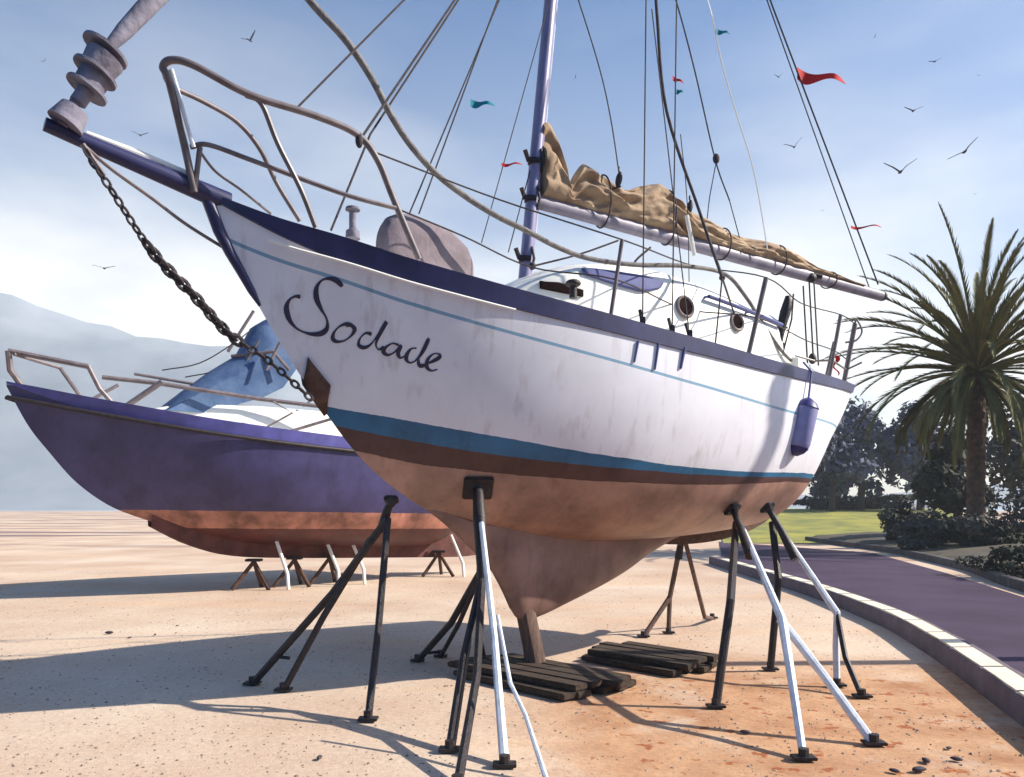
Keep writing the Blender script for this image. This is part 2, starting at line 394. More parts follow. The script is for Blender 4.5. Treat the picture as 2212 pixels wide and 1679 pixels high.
def hull_mat(name, bands, stripe=None, wob=.03):
    # bands: list of (upper limit above the waterline, colour, rough) from bottom to top; hard painted edges
    m = bpy.data.materials.new(name); m.use_nodes = True; t = m.node_tree; b = t.nodes['Principled BSDF']; N = t.nodes.new; L = t.links.new
    b.inputs['Roughness'].default_value = .42; b.inputs['Specular IOR Level'].default_value = .35
    a = N('ShaderNodeAttribute'); a.attribute_name = 'wl'; co = N('ShaderNodeTexCoord')
    n = N('ShaderNodeTexNoise'); n.inputs['Scale'].default_value = 7; n.inputs['Detail'].default_value = 6; L(co.outputs['Object'], n.inputs['Vector'])
    jj = N('ShaderNodeMath'); jj.operation = 'MULTIPLY_ADD'; L(n.outputs['Fac'], jj.inputs[0]); jj.inputs[1].default_value = wob; L(a.outputs['Fac'], jj.inputs[2])
    cur = None
    for lim, col, var in bands:
        n2 = N('ShaderNodeTexNoise'); n2.inputs['Scale'].default_value = 1.7; n2.inputs['Detail'].default_value = 9; n2.inputs['Roughness'].default_value = .62
        L(co.outputs['Object'], n2.inputs['Vector'])
        r = N('ShaderNodeValToRGB'); r.color_ramp.elements[0].position = .35; r.color_ramp.elements[1].position = .65
        r.color_ramp.elements[0].color = (*[c * (1 - var) for c in col], 1); r.color_ramp.elements[1].color = (*[min(.9, c * (1 + var)) for c in col], 1)
        L(n2.outputs['Fac'], r.inputs[0])
        if cur is None: cur = r.outputs[0]
        else:
            g_ = N('ShaderNodeMath'); g_.operation = 'GREATER_THAN'; L(jj.outputs[0], g_.inputs[0]); g_.inputs[1].default_value = prev + wob / 2
            x = N('ShaderNodeMixRGB'); L(g_.outputs[0], x.inputs[0]); L(cur, x.inputs[1]); L(r.outputs[0], x.inputs[2]); cur = x.outputs[0]
        prev = lim
    if stripe:
        lo, hi, col = stripe; a2 = N('ShaderNodeAttribute'); a2.attribute_name = 'sh'
        g1 = N('ShaderNodeMath'); g1.operation = 'GREATER_THAN'; L(a2.outputs['Fac'], g1.inputs[0]); g1.inputs[1].default_value = lo
        g2 = N('ShaderNodeMath'); g2.operation = 'LESS_THAN'; L(a2.outputs['Fac'], g2.inputs[0]); g2.inputs[1].default_value = hi
        g3 = N('ShaderNodeMath'); g3.operation = 'MULTIPLY'; L(g1.outputs[0], g3.inputs[0]); L(g2.outputs[0], g3.inputs[1])
        g4 = N('ShaderNodeMath'); g4.operation = 'MULTIPLY'; L(g3.outputs[0], g4.inputs[0]); g4.inputs[1].default_value = .85
        x = N('ShaderNodeMixRGB'); L(g4.outputs[0], x.inputs[0]); L(cur, x.inputs[1]); x.inputs[2].default_value = (*col, 1); cur = x.outputs[0]
    mpg = N('ShaderNodeMapping'); mpg.inputs['Scale'].default_value = (5, 5, .5); L(co.outputs['Object'], mpg.inputs[0])
    n5 = N('ShaderNodeTexNoise'); n5.inputs['Scale'].default_value = 1.6; n5.inputs['Detail'].default_value = 9; n5.inputs['Roughness'].default_value = .65; L(mpg.outputs[0], n5.inputs['Vector'])
    r5 = N('ShaderNodeValToRGB'); r5.color_ramp.elements[0].position = .54; r5.color_ramp.elements[1].position = .78
    r5.color_ramp.elements[0].color = (1, 1, 1, 1); r5.color_ramp.elements[1].color = (.62, .56, .52, 1); L(n5.outputs['Fac'], r5.inputs[0])
    x5 = N('ShaderNodeMixRGB'); x5.blend_type = 'MULTIPLY'; x5.inputs[0].default_value = .8; L(cur, x5.inputs[1]); L(r5.outputs[0], x5.inputs[2]); cur = x5.outputs[0]
    L(cur, b.inputs['Base Color'])
    bp = N('ShaderNodeBump'); bp.inputs['Strength'].default_value = .12; bp.inputs['Distance'].default_value = .01
    L(n2.outputs['Fac'], bp.inputs['Height']); L(bp.outputs[0], b.inputs['Normal'])
    return m
def rail_strip(ps, depth, proud, top=.02, t1=1.0, sides=(1, -1), off=0.0):
    mb = MB()
    for sd_ in sides:
        rows = []
        for i in range(81):
            t = t1 * (i / 80) ** 1.2; d = depth(t)
            s0 = ps.sheer(t, sd_, 0, off); nrm = ps.n * sd_
            q = ps.section(t, .9, sd_); slope = (s0 - q); k = (d / max(.05, slope.z)) if slope.z > .01 else 0
            low = s0 - slope * min(1.2, k)
            rows.append([s0 - nrm * .01 + Vector((0, 0, top)), s0 + nrm * proud + Vector((0, 0, top)), low + nrm * proud, low - nrm * .01])
        mb.grid(rows, close=True); mb.add(rows[-1], [(0, 1, 2, 3)]); mb.add(rows[0], [(0, 1, 2, 3)])
    return mb

# ------------------------------------------------------------------ the white sailing yacht
def fit_sheer(ps, pix, z0):
    ps.zs = [(0, 3.5), (1, 3.2)]; tab = [(0, z0)]
    for px, py in pix:
        t = ps.yards(px); q = ps.sheer(t); tab.append((t, EYE + (HY - py) * q.y / F))
    if tab[-1][0] < .999: tab.append((1.0, tab[-1][1] + (1 - tab[-1][0]) * (tab[-1][1] - tab[-2][1]) / (tab[-1][0] - tab[-2][0])))
    ps.zs = tab
cl = [(0, 3.84), (.012, 3.60), (.03, 3.36), (.054, 3.05), (.084, 2.70), (.113, 2.40), (.144, 2.11), (.182, 1.85), (.241, 1.58), (.30, 1.43), (.40, 1.32), (.5, 1.27), (.65, 1.29), (.8, 1.38), (.9, 1.52), (1, 1.86)]
Y = Pose((-2.19, 5.67, 0), (3.95, 10.90, 0),
         zs=[(0, 3.87), (.1, 3.74), (.25, 3.58), (.5, 3.42), (.7, 3.32), (1, 3.20)], zk=cl,
         b=[(0, .012), (.04, .17), (.1, .40), (.2, .74), (.3, .99), (.4, 1.16), (.5, 1.27), (.6, 1.31), (.7, 1.28), (.8, 1.17), (.9, 1.0), (1, .80)],
         wl=(2.31, -.44))
fit_sheer(Y, [(600, 478), (750, 522), (900, 570), (1100, 626), (1300, 680), (1500, 735), (1700, 792), (1835, 832)], 3.87)
base = Y.at(.45, 0, 0)
yacht = thing('sailing_yacht', base, 'large white sailing yacht with the name Sodade on its bow, propped ashore on stands', 'sailing yacht')
mb, att, hrows = Y.hull(nq=64)
HB = BVHTree.FromPolygons([v.copy() for v in mb.v], mb.f)
def paint_line(pix):
    tab = []
    for px, py in pix:
        o_ = Vector((0, 0, EYE)); r_ = HB.ray_cast(o_, (P(px, py, 1) - o_).normalized())[0]
        if r_ is None: print('line miss', px, py); continue
        tab.append((((r_ - Y.A).dot(Vector((Y.D.x, Y.D.y, 0)))) / (Y.D.x ** 2 + Y.D.y ** 2), r_.z))
    a, b = tab[0], tab[1]; tab.insert(0, (0, a[1] + (a[1] - b[1]) / (b[0] - a[0]) * a[0]))
    return tab
B1 = paint_line([(715, 880), (850, 903), (1000, 930), (1130, 953), (1300, 983), (1500, 1012), (1640, 1022), (1725, 1022)])
B2 = paint_line([(735, 922), (850, 945), (1000, 972), (1130, 990), (1300, 1008), (1500, 1024), (1640, 1030), (1720, 1031)])
B3 = paint_line([(790, 980), (900, 1003), (1000, 1015), (1130, 1028), (1300, 1040), (1500, 1047), (1640, 1044), (1700, 1040)])
att['wl'] = []
for t_, row_ in zip([(i / 110) ** 1.35 for i in range(111)], hrows):
    for p in row_:
        tq = ((p - Y.A).dot(Vector((Y.D.x, Y.D.y, 0)))) / (Y.D.x ** 2 + Y.D.y ** 2) if (p - Y.at(0, 0, 0)).dot(Y.n) > 0 else t_
        z1, z2, z3 = interp(B1, tq), interp(B2, tq), interp(B3, tq)
        att['wl'].append(2 + (p.z - z1) * 8 if p.z > z1 else 1 + (p.z - z2) / max(.01, z1 - z2) if p.z > z2 else (p.z - z3) / max(.01, z2 - z3) if p.z > z3 else (p.z - z3) * 8)
hm = hull_mat('yacht_hull', [(0, (.35, .205, .155), .38), (1, (.085, .042, .038), .35), (2, (.03, .13, .25), .3), (99, (.74, .74, .80), .06)],
              stripe=(0, .026, (.12, .30, .45)), wob=.12)
mb.build('hull', hm, yacht, attrs=att)
# deck
rows = []
for i in range(61):
    t = i / 60; b_ = interp(Y.bt, t); z_ = interp(Y.zs, t)
    rows.append([Y.at(t, y * b_ * .99, z_ - .03 + .05 * (1 - y * y)) for y in [k / 6 - 1 for k in range(13)]])
MB().grid(rows).build('deck', M['deck'], yacht)
rail_strip(Y, lambda t: .155 - .07 * t, .022).build('rub_rail', M['navy'], yacht)
mo = MB()
mo.tube([Y.section(t, 0, 1) * 1 and (Y.sheer(t, 1, -.018, -.175 + .07 * t)) for t in [.045 + i * .0115 for i in range(20)]], .011, 6)
mo.build('rail_highlight', M['white'], yacht)  # highlight under the bow rail, built as a white strip
# dark stem head
sb = MB(); sb.tube([Y.at(-.002, 0, 3.93)] + [Y.section(t_, .04, 1) * .5 + Y.section(t_, .04, -1) * .5 for t_ in (.0005, .01, .02, .03, .04, .048)], [.045, .045, .045, .04, .035, .03, .012], 10); sb.build('stem_cap', M['navy'], yacht)
# stem fitting at the waterline (rusty patch) that takes the bobstay
sf = MB(); rows = []
for t in (.094, .099, .105, .111, .117):
    c = [Y.section(t, q, 1) for q in (.22, .12, .0)] + [Y.section(t, q, -1) for q in (.12, .22)]
    ctr = c[2]; rows.append([p + (p - Y.at(t + .08, 0, p.z)).normalized() * .02 + Vector((0, 0, 0)) for p in c])
sf.grid(rows); sfo = sf.build('stem_fitting', M['rust'], yacht); md = sfo.modifiers.new('t', 'SOLIDIFY'); md.thickness = .03; md.offset = 0
# keel
kl = MB(); rows = []
ktop = [(.235, 1.66), (.285, 1.50), (.35, 1.42), (.45, 1.36), (.55, 1.34), (.65, 1.36), (.74, 1.42)]
kprof = [(.235, 1.60), (.26, 1.47), (.285, 1.31), (.325, 1.04), (.345, .80), (.361, .58), (.375, .535), (.40, .545), (.45, .65), (.514, .80), (.56, .93), (.608, 1.10), (.66, 1.24), (.72, 1.34), (.76, 1.38)]
for i in range(61):
    t = .235 + .515 * i / 60; zt = interp(ktop, t); zb = min(interp(kprof, t), zt - .01); row = []
    hw = .12 * math.sin(math.pi * min(1, max(0, (t - .235) / .515)) ** .7) + .008
    for k in range(13):
        a = k / 12 * math.pi; f = math.sin(a)
        yy = -math.cos(a); row.append(Y.at(t, yy * hw * (1 + .35 * (1 - f)), zt + (zb - zt) * f ** .6))
    rows.append(row)
kl.grid(rows); nv = len(kl.v)
katt = {'wl': [-1.0] * nv, 'sh': [2.0] * nv}
kl.build('keel', hull_mat('keel_paint', [(9, (.26, .155, .13), .35)]), yacht, attrs=katt)
# lettering cast on the hull side
def hit(px, py):
    o = Vector((0, 0, EYE)); d = (P(px, py, 1) - o).normalized(); r = HB.ray_cast(o, d); return r[0], r[1]
strokes = [
 [(740, 619), (728, 607), (712, 602), (695, 606), (684, 622), (684, 645), (694, 668), (706, 690), (706, 710), (692, 721), (668, 721), (643, 711), (626, 692), (619, 668), (624, 650), (636, 641), (649, 641)],
 [(762, 704), (748, 700), (733, 706), (722, 718), (719, 731), (727, 738), (744, 736), (760, 724), (766, 711), (758, 703), (748, 706)],
 [(803, 722), (790, 720), (778, 731), (775, 745), (786, 751), (800, 745), (814, 727), (835, 695), (820, 722), (812, 744), (818, 755), (830, 750)],
 [(862, 746), (848, 742), (834, 750), (828, 760), (838, 767), (852, 761), (866, 747), (860, 762), (864, 773), (874, 770)],
 [(900, 752), (888, 754), (879, 766), (878, 778), (888, 784), (902, 775), (915, 756), (926, 732), (914, 756), (904, 776), (907, 790), (918, 789)],
 [(918, 787), (934, 781), (949, 772), (948, 765), (936, 765), (924, 777), (922, 793), (932, 801), (945, 798)]]
lt = MB()
for si, st in enumerate(strokes):
    pts = spline([Vector((a, b, 0)) for a, b in st], 7); vs = []; n = len(pts)
    H = [hit(p.x, p.y) for p in pts]
    for i in range(n):
        p, nn = H[i]
        if p is None: continue
        a = H[max(0, i - 1)][0]; b = H[min(n - 1, i + 1)][0]; d = (b - a).normalized(); side = d.cross(nn).normalized()
        wv = (.019 if si == 0 else .015) * (.75 + .35 * math.sin(i * .23 + si)) * (0.55 if i in (0, n - 1) else 1)
        if nn.dot(Vector((0, 0, EYE)) - p) < 0: nn = -nn
        vs.append([p + side * wv + nn * .004, p + nn * .008, p - side * wv + nn * .004])
    lt.grid(vs)
lt.build('name_lettering', M['letter'], yacht)
# cabin trunk
def cab_w(t): return interp([(.34, .30), (.37, .46), (.42, .60), (.5, .74), (.6, .84), (.7, .86), (.82, .78), (.9, .7)], t)
def cab_h(t): return interp([(.28, -.02), (.32, .25), (.36, .48), (.42, .72), (.5, .86), (.6, .86), (.7, .82), (.8, .76), (.835, .74)], t)
cb = MB(); rows = []
CT = [.28 + i * .0182 for i in range(31)]
for t in CT:
    w_ = cab_w(max(.34, t)) * min(1, .35 + (t - .28) * 9); h_ = cab_h(t); z0 = interp(Y.zs, t) - .04
    prof = [(-1, 0), (-1, .3), (-.97, .7), (-.92, .88), (-.84, .96), (-.6, 1.02), (-.3, 1.06), (0, 1.08), (.3, 1.06), (.6, 1.02), (.84, .96), (.92, .88), (.97, .7), (1, .3), (1, 0)]
    rows.append([Y.at(t, a * w_, z0 + c * (h_ + .04)) for a, c in prof])
cb.grid(rows); cb.add(rows[-1], [tuple(range(15))]); CB = BVHTree.FromPolygons([v.copy() for v in cb.v], cb.f)
cabin = cb.build('cabin', M['white'], yacht)
def chit(px, py, bv=None):
    o = Vector((0, 0, EYE)); d = (P(px, py, 1) - o).normalized(); r = (bv or CB).ray_cast(o, d)
    if r[0] is None: return None, None
    n = r[1] if r[1].dot(-d) > 0 else -r[1]; return r[0], n
for px, py, r_ in ((1478, 664, .105), (1590, 697, .09)):
    p, nn = chit(px, py)
    if p is None: p = Y.at(Y.tpx(px), .7, 3.7); nn = Y.n
    nn = (Y.n * .5 + Vector((0, 0, .1)) - Y.e * .12 + nn * .6).normalized(); Mx = basis(nn); p = p + nn * .002; f_ = MB(); f_.torus(p + nn * .012, r_, .018, Mx, 28, 8); f_ = f_.build('porthole', M['steel'], cabin)
    g_ = MB(); g_.tube([p - nn * .06, p + nn * .018], r_, 28); g_.build('porthole_glass', M['glass'], f_)
def patch(top_, bot_, name, m, par, off=.012):
    rows = []
    for i in range(15):
        f = i / 14 * (len(top_) - 1); k = min(int(f), len(top_) - 2); u = f - k; row = []
        a = (top_[k][0] * (1 - u) + top_[k + 1][0] * u, top_[k][1] * (1 - u) + top_[k + 1][1] * u); b = (bot_[k][0] * (1 - u) + bot_[k + 1][0] * u, bot_[k][1] * (1 - u) + bot_[k + 1][1] * u)
        for j in range(7):
            v = j / 6; p, n = chit(a[0] * (1 - v) + b[0] * v, a[1] * (1 - v) + b[1] * v)
            row.append(None if p is None else p + n * off)
        if all(q is not None for q in row): rows.append(row)
    if len(rows) < 3: print('patch miss', name); return
    q = MB(); q.grid(rows); o_ = q.build(name, m, par); md_ = o_.modifiers.new('t', 'SOLIDIFY'); md_.thickness = .02; md_.offset = 0
patch([(1165, 610), (1205, 612), (1258, 628)], [(1166, 624), (1205, 632), (1258, 642)], 'slot_window', M['glass'], cabin)
patch([(1255, 583), (1310, 586), (1390, 598), (1432, 612)], [(1262, 594), (1320, 614), (1385, 632), (1425, 624)], 'side_window', M['tint'], cabin)
hr = MB(); hp = []
for i in range(9):
    t = .60 + .18 * i / 8; w_ = cab_w(t); z0 = interp(Y.zs, t) - .04 + (cab_h(t) + .04) * .80; hp.append(Y.at(t, w_ * .97 + .03, z0))
hr.tube(hp, .022, 8)
for i in (0, 4, 8): hr.tube([hp[i], hp[i] - Y.n * .07], .014, 6)
hr.build('handrail', M['tint'], cabin)
for px in (1478, 1590): pass
# cockpit coaming
cc = MB()
for sd_ in (1, -1):
    rows = []
    for i in range(15):
        t = .80 + .17 * i / 14; b_ = interp(Y.bt, t) - .22; z0 = interp(Y.zs, t) - .03; h = .26 - .14 * (i / 14)
        rows.append([Y.at(t, sd_ * b_, z0), Y.at(t, sd_ * (b_ - .02), z0 + h), Y.at(t, sd_ * (b_ - .10), z0 + h + .015), Y.at(t, sd_ * (b_ - .12), z0)])
    cc.grid(rows, close=True); cc.add(rows[0], [(0, 1, 2, 3)]); cc.add(rows[-1], [(0, 1, 2, 3)])
cc.build('cockpit_coaming', M['white'], yacht)
# mast
mb0 = P(1136, 582, 7.66); mdir = (P(1190, 0, 7.88) - mb0); mdir.normalize()
def mast_at(Z): return mb0 + mdir * ((Z - mb0.z) / mdir.z)
mm = MB(); mm.tube([mast_at(3.6), mast_at(6), mast_at(9), mast_at(12.4)], [.088, .088, .085, .07], 20, flat=.75); mast = mm.build('mast', M['mast'], yacht)
tr = MB(); tr.tube([mast_at(4.3) + Y.e * .075, mast_at(12.2) + Y.e * .07], .018, 6); tr.build('sail_track', M['pale'], mast)
for z in (4.02, 4.62, 5.0):
    cn = MB()
    c = mast_at(z); cn.tube([c - Y.e * .09 - Y.n * -.0, c - Y.e * .14 + Vector((0, 0, .1))], .022, 8); cn.tube([c + Y.n * .07 + Vector((0, 0, -.1)), c + Y.n * .11, c + Y.n * .08 + Vector((0, 0, .12))], .014, 6)
    cn.box(c + Y.n * .03 - Y.e * .05, (.12, .12, .05), bev=.01)
    cn.build('mast_cleat', M['black'], mast)
sprd = MB()
for sd_ in (1, -1): sprd.tube([mast_at(8.0), mast_at(8.1) + Y.n * sd_ * .95], [.03, .018], 8)
sprd.build('spreader', M['mast'], mast)
# boom with the stowed sail
b0 = P(1160, 436, 7.74); b1 = P(1906, 640, 10.8); bd = (b1 - b0); BL = bd.length; bd.normalize()
bm_ = MB(); bm_.tube([b0, b0 + bd * BL * .5, b1], [.06, .07, .06], 16, flat=1.15); boom = bm_.build('boom', M['boom'], yacht)
MB().tube([b1 - bd * .02, b1 + bd * .03], [.07, .06], 14).build('boom_end_cap', M['black'], boom)
sl = MB(); SL_ = []
side = Vector((bd.y, -bd.x, 0)).normalized()
def boom_t(px): k = (px - CX) / F; return (k * b0.y - b0.x) / ((b1 - b0).x - k * (b1 - b0).y)
top = [(1166, 262), (1180, 258), (1198, 290), (1212, 350), (1226, 400), (1245, 372), (1262, 355), (1295, 372), (1318, 392), (1345, 405), (1380, 403), (1420, 396), (1450, 418), (1490, 455), (1540, 480), (1600, 512), (1660, 522), (1715, 545), (1760, 575), (1800, 590), (1830, 604), (1860, 615)]
ht = []
for px, py in top:
    t = boom_t(px); q = b0 + (b1 - b0) * t; zz = EYE + (HY - py) * q.y / F; ht.append((t, max(.03, zz - q.z - .05)))
NS = 420; NR = 72
for i in range(NS + 1):
    t = ht[0][0] + (ht[-1][0] - ht[0][0]) * i / NS; h = interp(ht, t) * 1.0; c = b0 + (b1 - b0) * t
    wd = .085 + .13 * min(.5, h) ; row = []
    for k in range(NR):
        a = 2 * math.pi * k / NR; ca, sa = math.cos(a), math.sin(a)
        zrel = (.5 - .5 * ca); rr = sa
        taper = 1 - .55 * zrel ** 1.5
        u = t * 26
        fold = noise.noise(Vector((u * .40, zrel * 4.6 + u * .22, 2 + (1 if rr > 0 else 5)))) * .07 + noise.noise(Vector((u * 1.6, zrel * 9 - u * .5, 4 + (1 if rr > 0 else 5)))) * .035
        fold += .02 * math.sin(zrel * 16 + u * 1.1 + noise.noise(Vector((u * .3, 0, 9))) * 5)
        lump = 1 + .12 * noise.noise(Vector((u * .7, k * 6.0 / NR, 11)))
        p = c + Vector((0, 0, .04 + h * zrel * lump)) + side * (rr * wd * taper + (fold * (1 if rr > 0 else -1)) * min(1, abs(rr) * 2) * min(1, h * 3))
        row.append(p)
    SL_.append(row)
sl.grid(SL_, close=True); sl.add(SL_[0], [tuple(range(NR))]); sl.add(SL_[-1], [tuple(range(NR))])
sailo = sl.build('stowed_sail', M['sail'], boom)
try: sailo.data.set_sharp_from_angle(angle=R(180))
except Exception: pass
for px in (1300, 1440, 1560, 1680, 1790):
    t = boom_t(px); c = b0 + (b1 - b0) * t; h = interp(ht, t)
    ring = [c + Vector((0, 0, -.085 + (h + .12) * (.5 - .5 * math.cos(a)))) + side * math.sin(a) * (.10 + .08 * h + .02) for a in [2 * math.pi * k / 24 for k in range(25)]]
    tie = MB(); tie.tube(ring, .009, 6); tie.build('sail_tie', M['rope'], boom)
# small black halyard blocks hung above the boom
def block(px, py, z, par):
    c = P(px, py, z); q = MB(); q.ball(c, (.035, .03, .085), M=Matrix.Rotation(R(12), 3, 'Y')); q.tube([c + Vector((0, 0, .08)), c + Vector((0, 0, .13))], .012, 6); q.tube([c + Vector((.02, 0, -.07)), c + Vector((-.07, 0, -.10))], .009, 6)
    return q.build('halyard_block', M['black'], par)
block(1337, 388, 8.1, boom); block(1490, 448, 8.8, boom)
# mainsheet tackle from boom to cockpit
ms = MB()
for (x0, y0, x1, y1, z) in ((1735, 618, 1745, 800, 9.9), (1758, 604, 1768, 790, 9.9), (1748, 610, 1757, 780, 9.9)): ms.tube([P(x0, y0, z), P(x1, y1, z)], .010, 6)
ms.ball(P(1752, 600, 9.9), (.07, .04, .06)); ms.tube([P(1728, 588, 9.95), P(1775, 598, 9.95)], .035, 8); ms.ball(P(1755, 775, 9.9), (.05, .04, .07))
ms.build('mainsheet', M['black'], yacht)
# bowsprit, furler, chain
tip = P(96, 268, 5.01)
bs = MB(); heel = Y.at(.018, 0, 3.86); stemh = Y.at(-.01, 0, 3.90)
bs.tube([heel, stemh, tip], [.075, .07, .045], 14); spr = bs.build('bowsprit', M['navy'], yacht)
bw = MB(); bw.tube([stemh.lerp(tip, .05) + Vector((0, 0, .075)), stemh.lerp(tip, .4) + Vector((0, 0, .065)), stemh.lerp(tip, .75) + Vector((0, 0, .055))], [.03, .035, .02], 8); bw.build('bowsprit_strip', M['white'], spr)  # white strip along the bowsprit top
fr0 = P(135, 262, 5.03); frt = mast_at(11.9); fdir = (P(335, -20, 5.4) - P(248, 118, 5.15)).normalized()
fu = MB(); d0 = (P(240, 110, 5.15) - fr0).normalized()
def ring(px, py, z, r0, r1, l): c = P(px, py, z); fu.tube([c, c + d0 * l], [r0, r1], 20)
ring(140, 268, 5.03, .11, .085, .12); ring(168, 222, 5.06, .05, .05, .10)
ring(186, 196, 5.09, .13, .13, .018); ring(188, 190, 5.09, .09, .10, .11); ring(204, 160, 5.11, .14, .14, .02); ring(206, 156, 5.11, .10, .12, .12); ring(226, 112, 5.14, .145, .145, .02)
fu.tube([P(134, 270, 5.03), P(226, 112, 5.14)], .035, 10)
fur = fu.build('furling_drum', M['furl'], yacht)
fj = MB(); a0 = P(226, 112, 5.14)
pts = [a0.lerp(frt, s_) for s_ in [i / 40 for i in range(41)]]
fj.tube(pts, [.03 + (.035 if i > 0 else 0) * min(1, i / 2) + .006 * math.sin(i * 2.1) for i in range(41)], 14)
fj.build('furled_jib', M['furl'], yacht)
ch = MB(); path = spline([P(175, 310, 5.06), P(240, 410, 5.2), P(330, 545, 5.45), (P(420, 640, 5.65)), P(495, 722, 5.85), P(580, 780, 6.0), P(668, 858, 6.13)], 60)
acc = 0; last = path[0]; k = 0; step = .062
for i in range(1, len(path)):
    acc += (path[i] - last).length; last = path[i]
    if acc >= step:
        acc = 0; k += 1; f = i / len(path); d = (path[i] - path[i - 1]).normalized()
        q = Matrix.Rotation(R(90 * (k % 2)), 3, d) @ basis(d) @ Matrix.Rotation(R(90), 3, 'Y') @ Matrix.Identity(3)
        thick = 1.5 if .30 < f < .72 else 1.0
        ch.torus(path[i], .022 * thick, .0095 * thick, q, 12, 6, sx=1.5)
ch.build('bobstay_chain', M['rope'], yacht)
ws = MB(); ws.tube(spline([P(178, 312, 5.06), P(240, 365, 5.2), P(330, 430, 5.45), P(410, 490, 5.65), Y.section(.045, .55, -1)], 6), .012, 6)
ws.tube([P(178, 312, 5.06), P(225, 380, 5.15)], .018, 6); ws.build('whisker_stay', M['steel'], yacht)
# pulpit
pu = MB(); r1 = .026
pu.tube(spline([P(420, 415, 5.55), P(395, 300, 5.45), P(365, 175, 5.3), P(352, 145, 5.28), P(372, 130, 5.25), P(420, 142, 5.28), P(540, 205, 5.45), P(680, 250, 5.7), P(770, 290, 5.9), P(815, 345, 6.0), P(850, 430, 6.1), P(905, 560, 6.25)], 8), r1, 10)
pu.tube(spline([P(352, 150, 5.3), P(370, 185, 5.4), P(440, 220, 5.6), P(510, 262, 5.8), P(560, 320, 5.95), P(600, 400, 6.1), P(648, 478, 6.2)], 8), .018, 10)
pu.tube(spline([P(412, 318, 5.5), P(450, 313, 5.5), P(540, 345, 5.6), P(660, 390, 5.75), P(760, 425, 5.9), P(855, 450, 6.1)], 6), .018, 8)
pu.tube(spline([P(530, 205, 5.45), P(565, 225, 5.5), P(600, 310, 5.6), P(650, 410, 5.7), P(682, 492, 5.8)], 6), .020, 8)
pu.tube(spline([P(430, 325, 5.5), P(465, 370, 5.65), P(520, 410, 5.8), P(585, 462, 6.0)], 6), .010, 8)
pu.tube([P(420, 415, 5.55), P(432, 318, 5.5)], .02, 8)
pu.build('pulpit', M['steel'], yacht)
pw = MB(); pw.tube([P(370, 150, 5.29), P(418, 318, 5.45)], .016, 8); pw.build('pulpit_post', M['pale'], yacht)
# bollard and canvas bundle on the foredeck
bo = MB(); c = P(762, 500, 6.35)
bo.tube([c - Vector((0, 0, .06)), c + Vector((0, 0, .0)), c + Vector((0, 0, .02)), c + Vector((0, 0, .16)), c + Vector((0, 0, .17)), c + Vector((0, 0, .19))], [.06, .055, .03, .03, .06, .055], 16); bo.build('bollard', M['furl'], yacht)
cv = MB(); c = P(920, 530, 6.95); rows = []
for i in range(13):
    a = -math.pi / 2 + math.pi * i / 12; rows.append([c + Y.e * (.46 * math.sin(a)) + Y.n * (math.cos(b) * .17 * max(.05, math.cos(a)) ** .3) + Vector((0, 0, -.32 + .53 * max(0, math.sin(b)) ** .45 * max(.02, math.cos(a)) ** .28 * (1 - .10 * math.sin(a)) + .02 * noise.noise(Vector((i * .6, b * 2, 0))))) for b in [math.pi * k / 14 for k in range(15)]])
cv.grid(rows); tag(cv.build('canvas_bundle', M['canvas']), 'mauve canvas covered bundle lying on the foredeck of the white yacht', 'canvas bundle')
vt = MB(); c = Y.at(.36, .80, 3.52); vt.tube([c - Vector((0, 0, .05)), c + Vector((0, 0, .06))], .035, 10); vt.ball(c + Vector((0, 0, .08)), (.07, .07, .035)); vt.build('deck_vent', M['black'], yacht)
# stanchions and lifelines
def stanch(px0, py0, px1, py1, r=.018, nm='stanchion'):
    t = Y.yards(px0, 1, .06); q = Y.sheer(t, 1, .06); z = q.y
    b = MB(); foot = Vector((q.x, q.y, q.z)); tp = P(px1, py1, z); b.tube([foot, tp], r, 10); b.tube([foot, foot + Vector((0, 0, .04))], r * 1.9, 10)
    b.build(nm, M['steel'], yacht); return foot, tp
st_ = [stanch(1318, 683, 1344, 518), stanch(1615, 766, 1655, 600, .024), stanch(1790, 815, 1816, 680, .022), stanch(1822, 822, 1847, 700, .03)]
q = MB(); q.tube([Y.at(.985, .45, 3.2), Y.at(.99, .45, 3.2) + Vector((.12, 0, .62))], .022, 8); q.build('stanchion', M['steel'], yacht)
ll = MB()
up = [P(790, 292, 5.92), P(1000, 400, 6.7)] and [P(812, 330, 5.98), P(1080, 432, 6.75), st_[0][1], P(1500, 575, 8.3), st_[1][1], P(1730, 655, 9.2), st_[2][1], st_[3][1]]
ll.tube(spline([p for p in up], 6), .007, 6)
lo = [P(855, 450, 6.1), P(1000, 510, 6.5), P(1150, 578, 6.95), st_[0][0].lerp(st_[0][1], .5), P(1480, 668, 8.1), st_[1][0].lerp(st_[1][1], .5), P(1740, 735, 9.2), st_[2][0].lerp(st_[2][1], .45), st_[3][0].lerp(st_[3][1], .4)]
ll.tube(spline(lo, 6), .007, 6)
for a, b in ((.37, .60),):
    ll.tube(spline([Y.sheer(t, -1, .06, .55) for t in (.25, .4, .55, .7, .85, .97)], 3), .007, 6)
ll.build('lifeline', M['rope'], yacht)
for t in (.4, .6, .8, .97):
    MB().tube([Y.sheer(t, -1, .06), Y.sheer(t, -1, .06, .58)], .014, 8).build('stanchion', M['steel'], yacht)
pp = MB(); pp.tube([P(1700, 763, 9.5), P(1760, 780, 9.7), st_[2][0].lerp(st_[2][1], .3), st_[3][0].lerp(st_[3][1], .25), P(1862, 783, 9.95)], .012, 8)
pp.tube(spline([P(1826, 740, 9.9), P(1850, 735, 9.9), P(1862, 715, 9.95), P(1850, 690, 9.95), st_[3][1]], 5), .012, 8); pp.build('pushpit_rail', M['steel'], yacht)
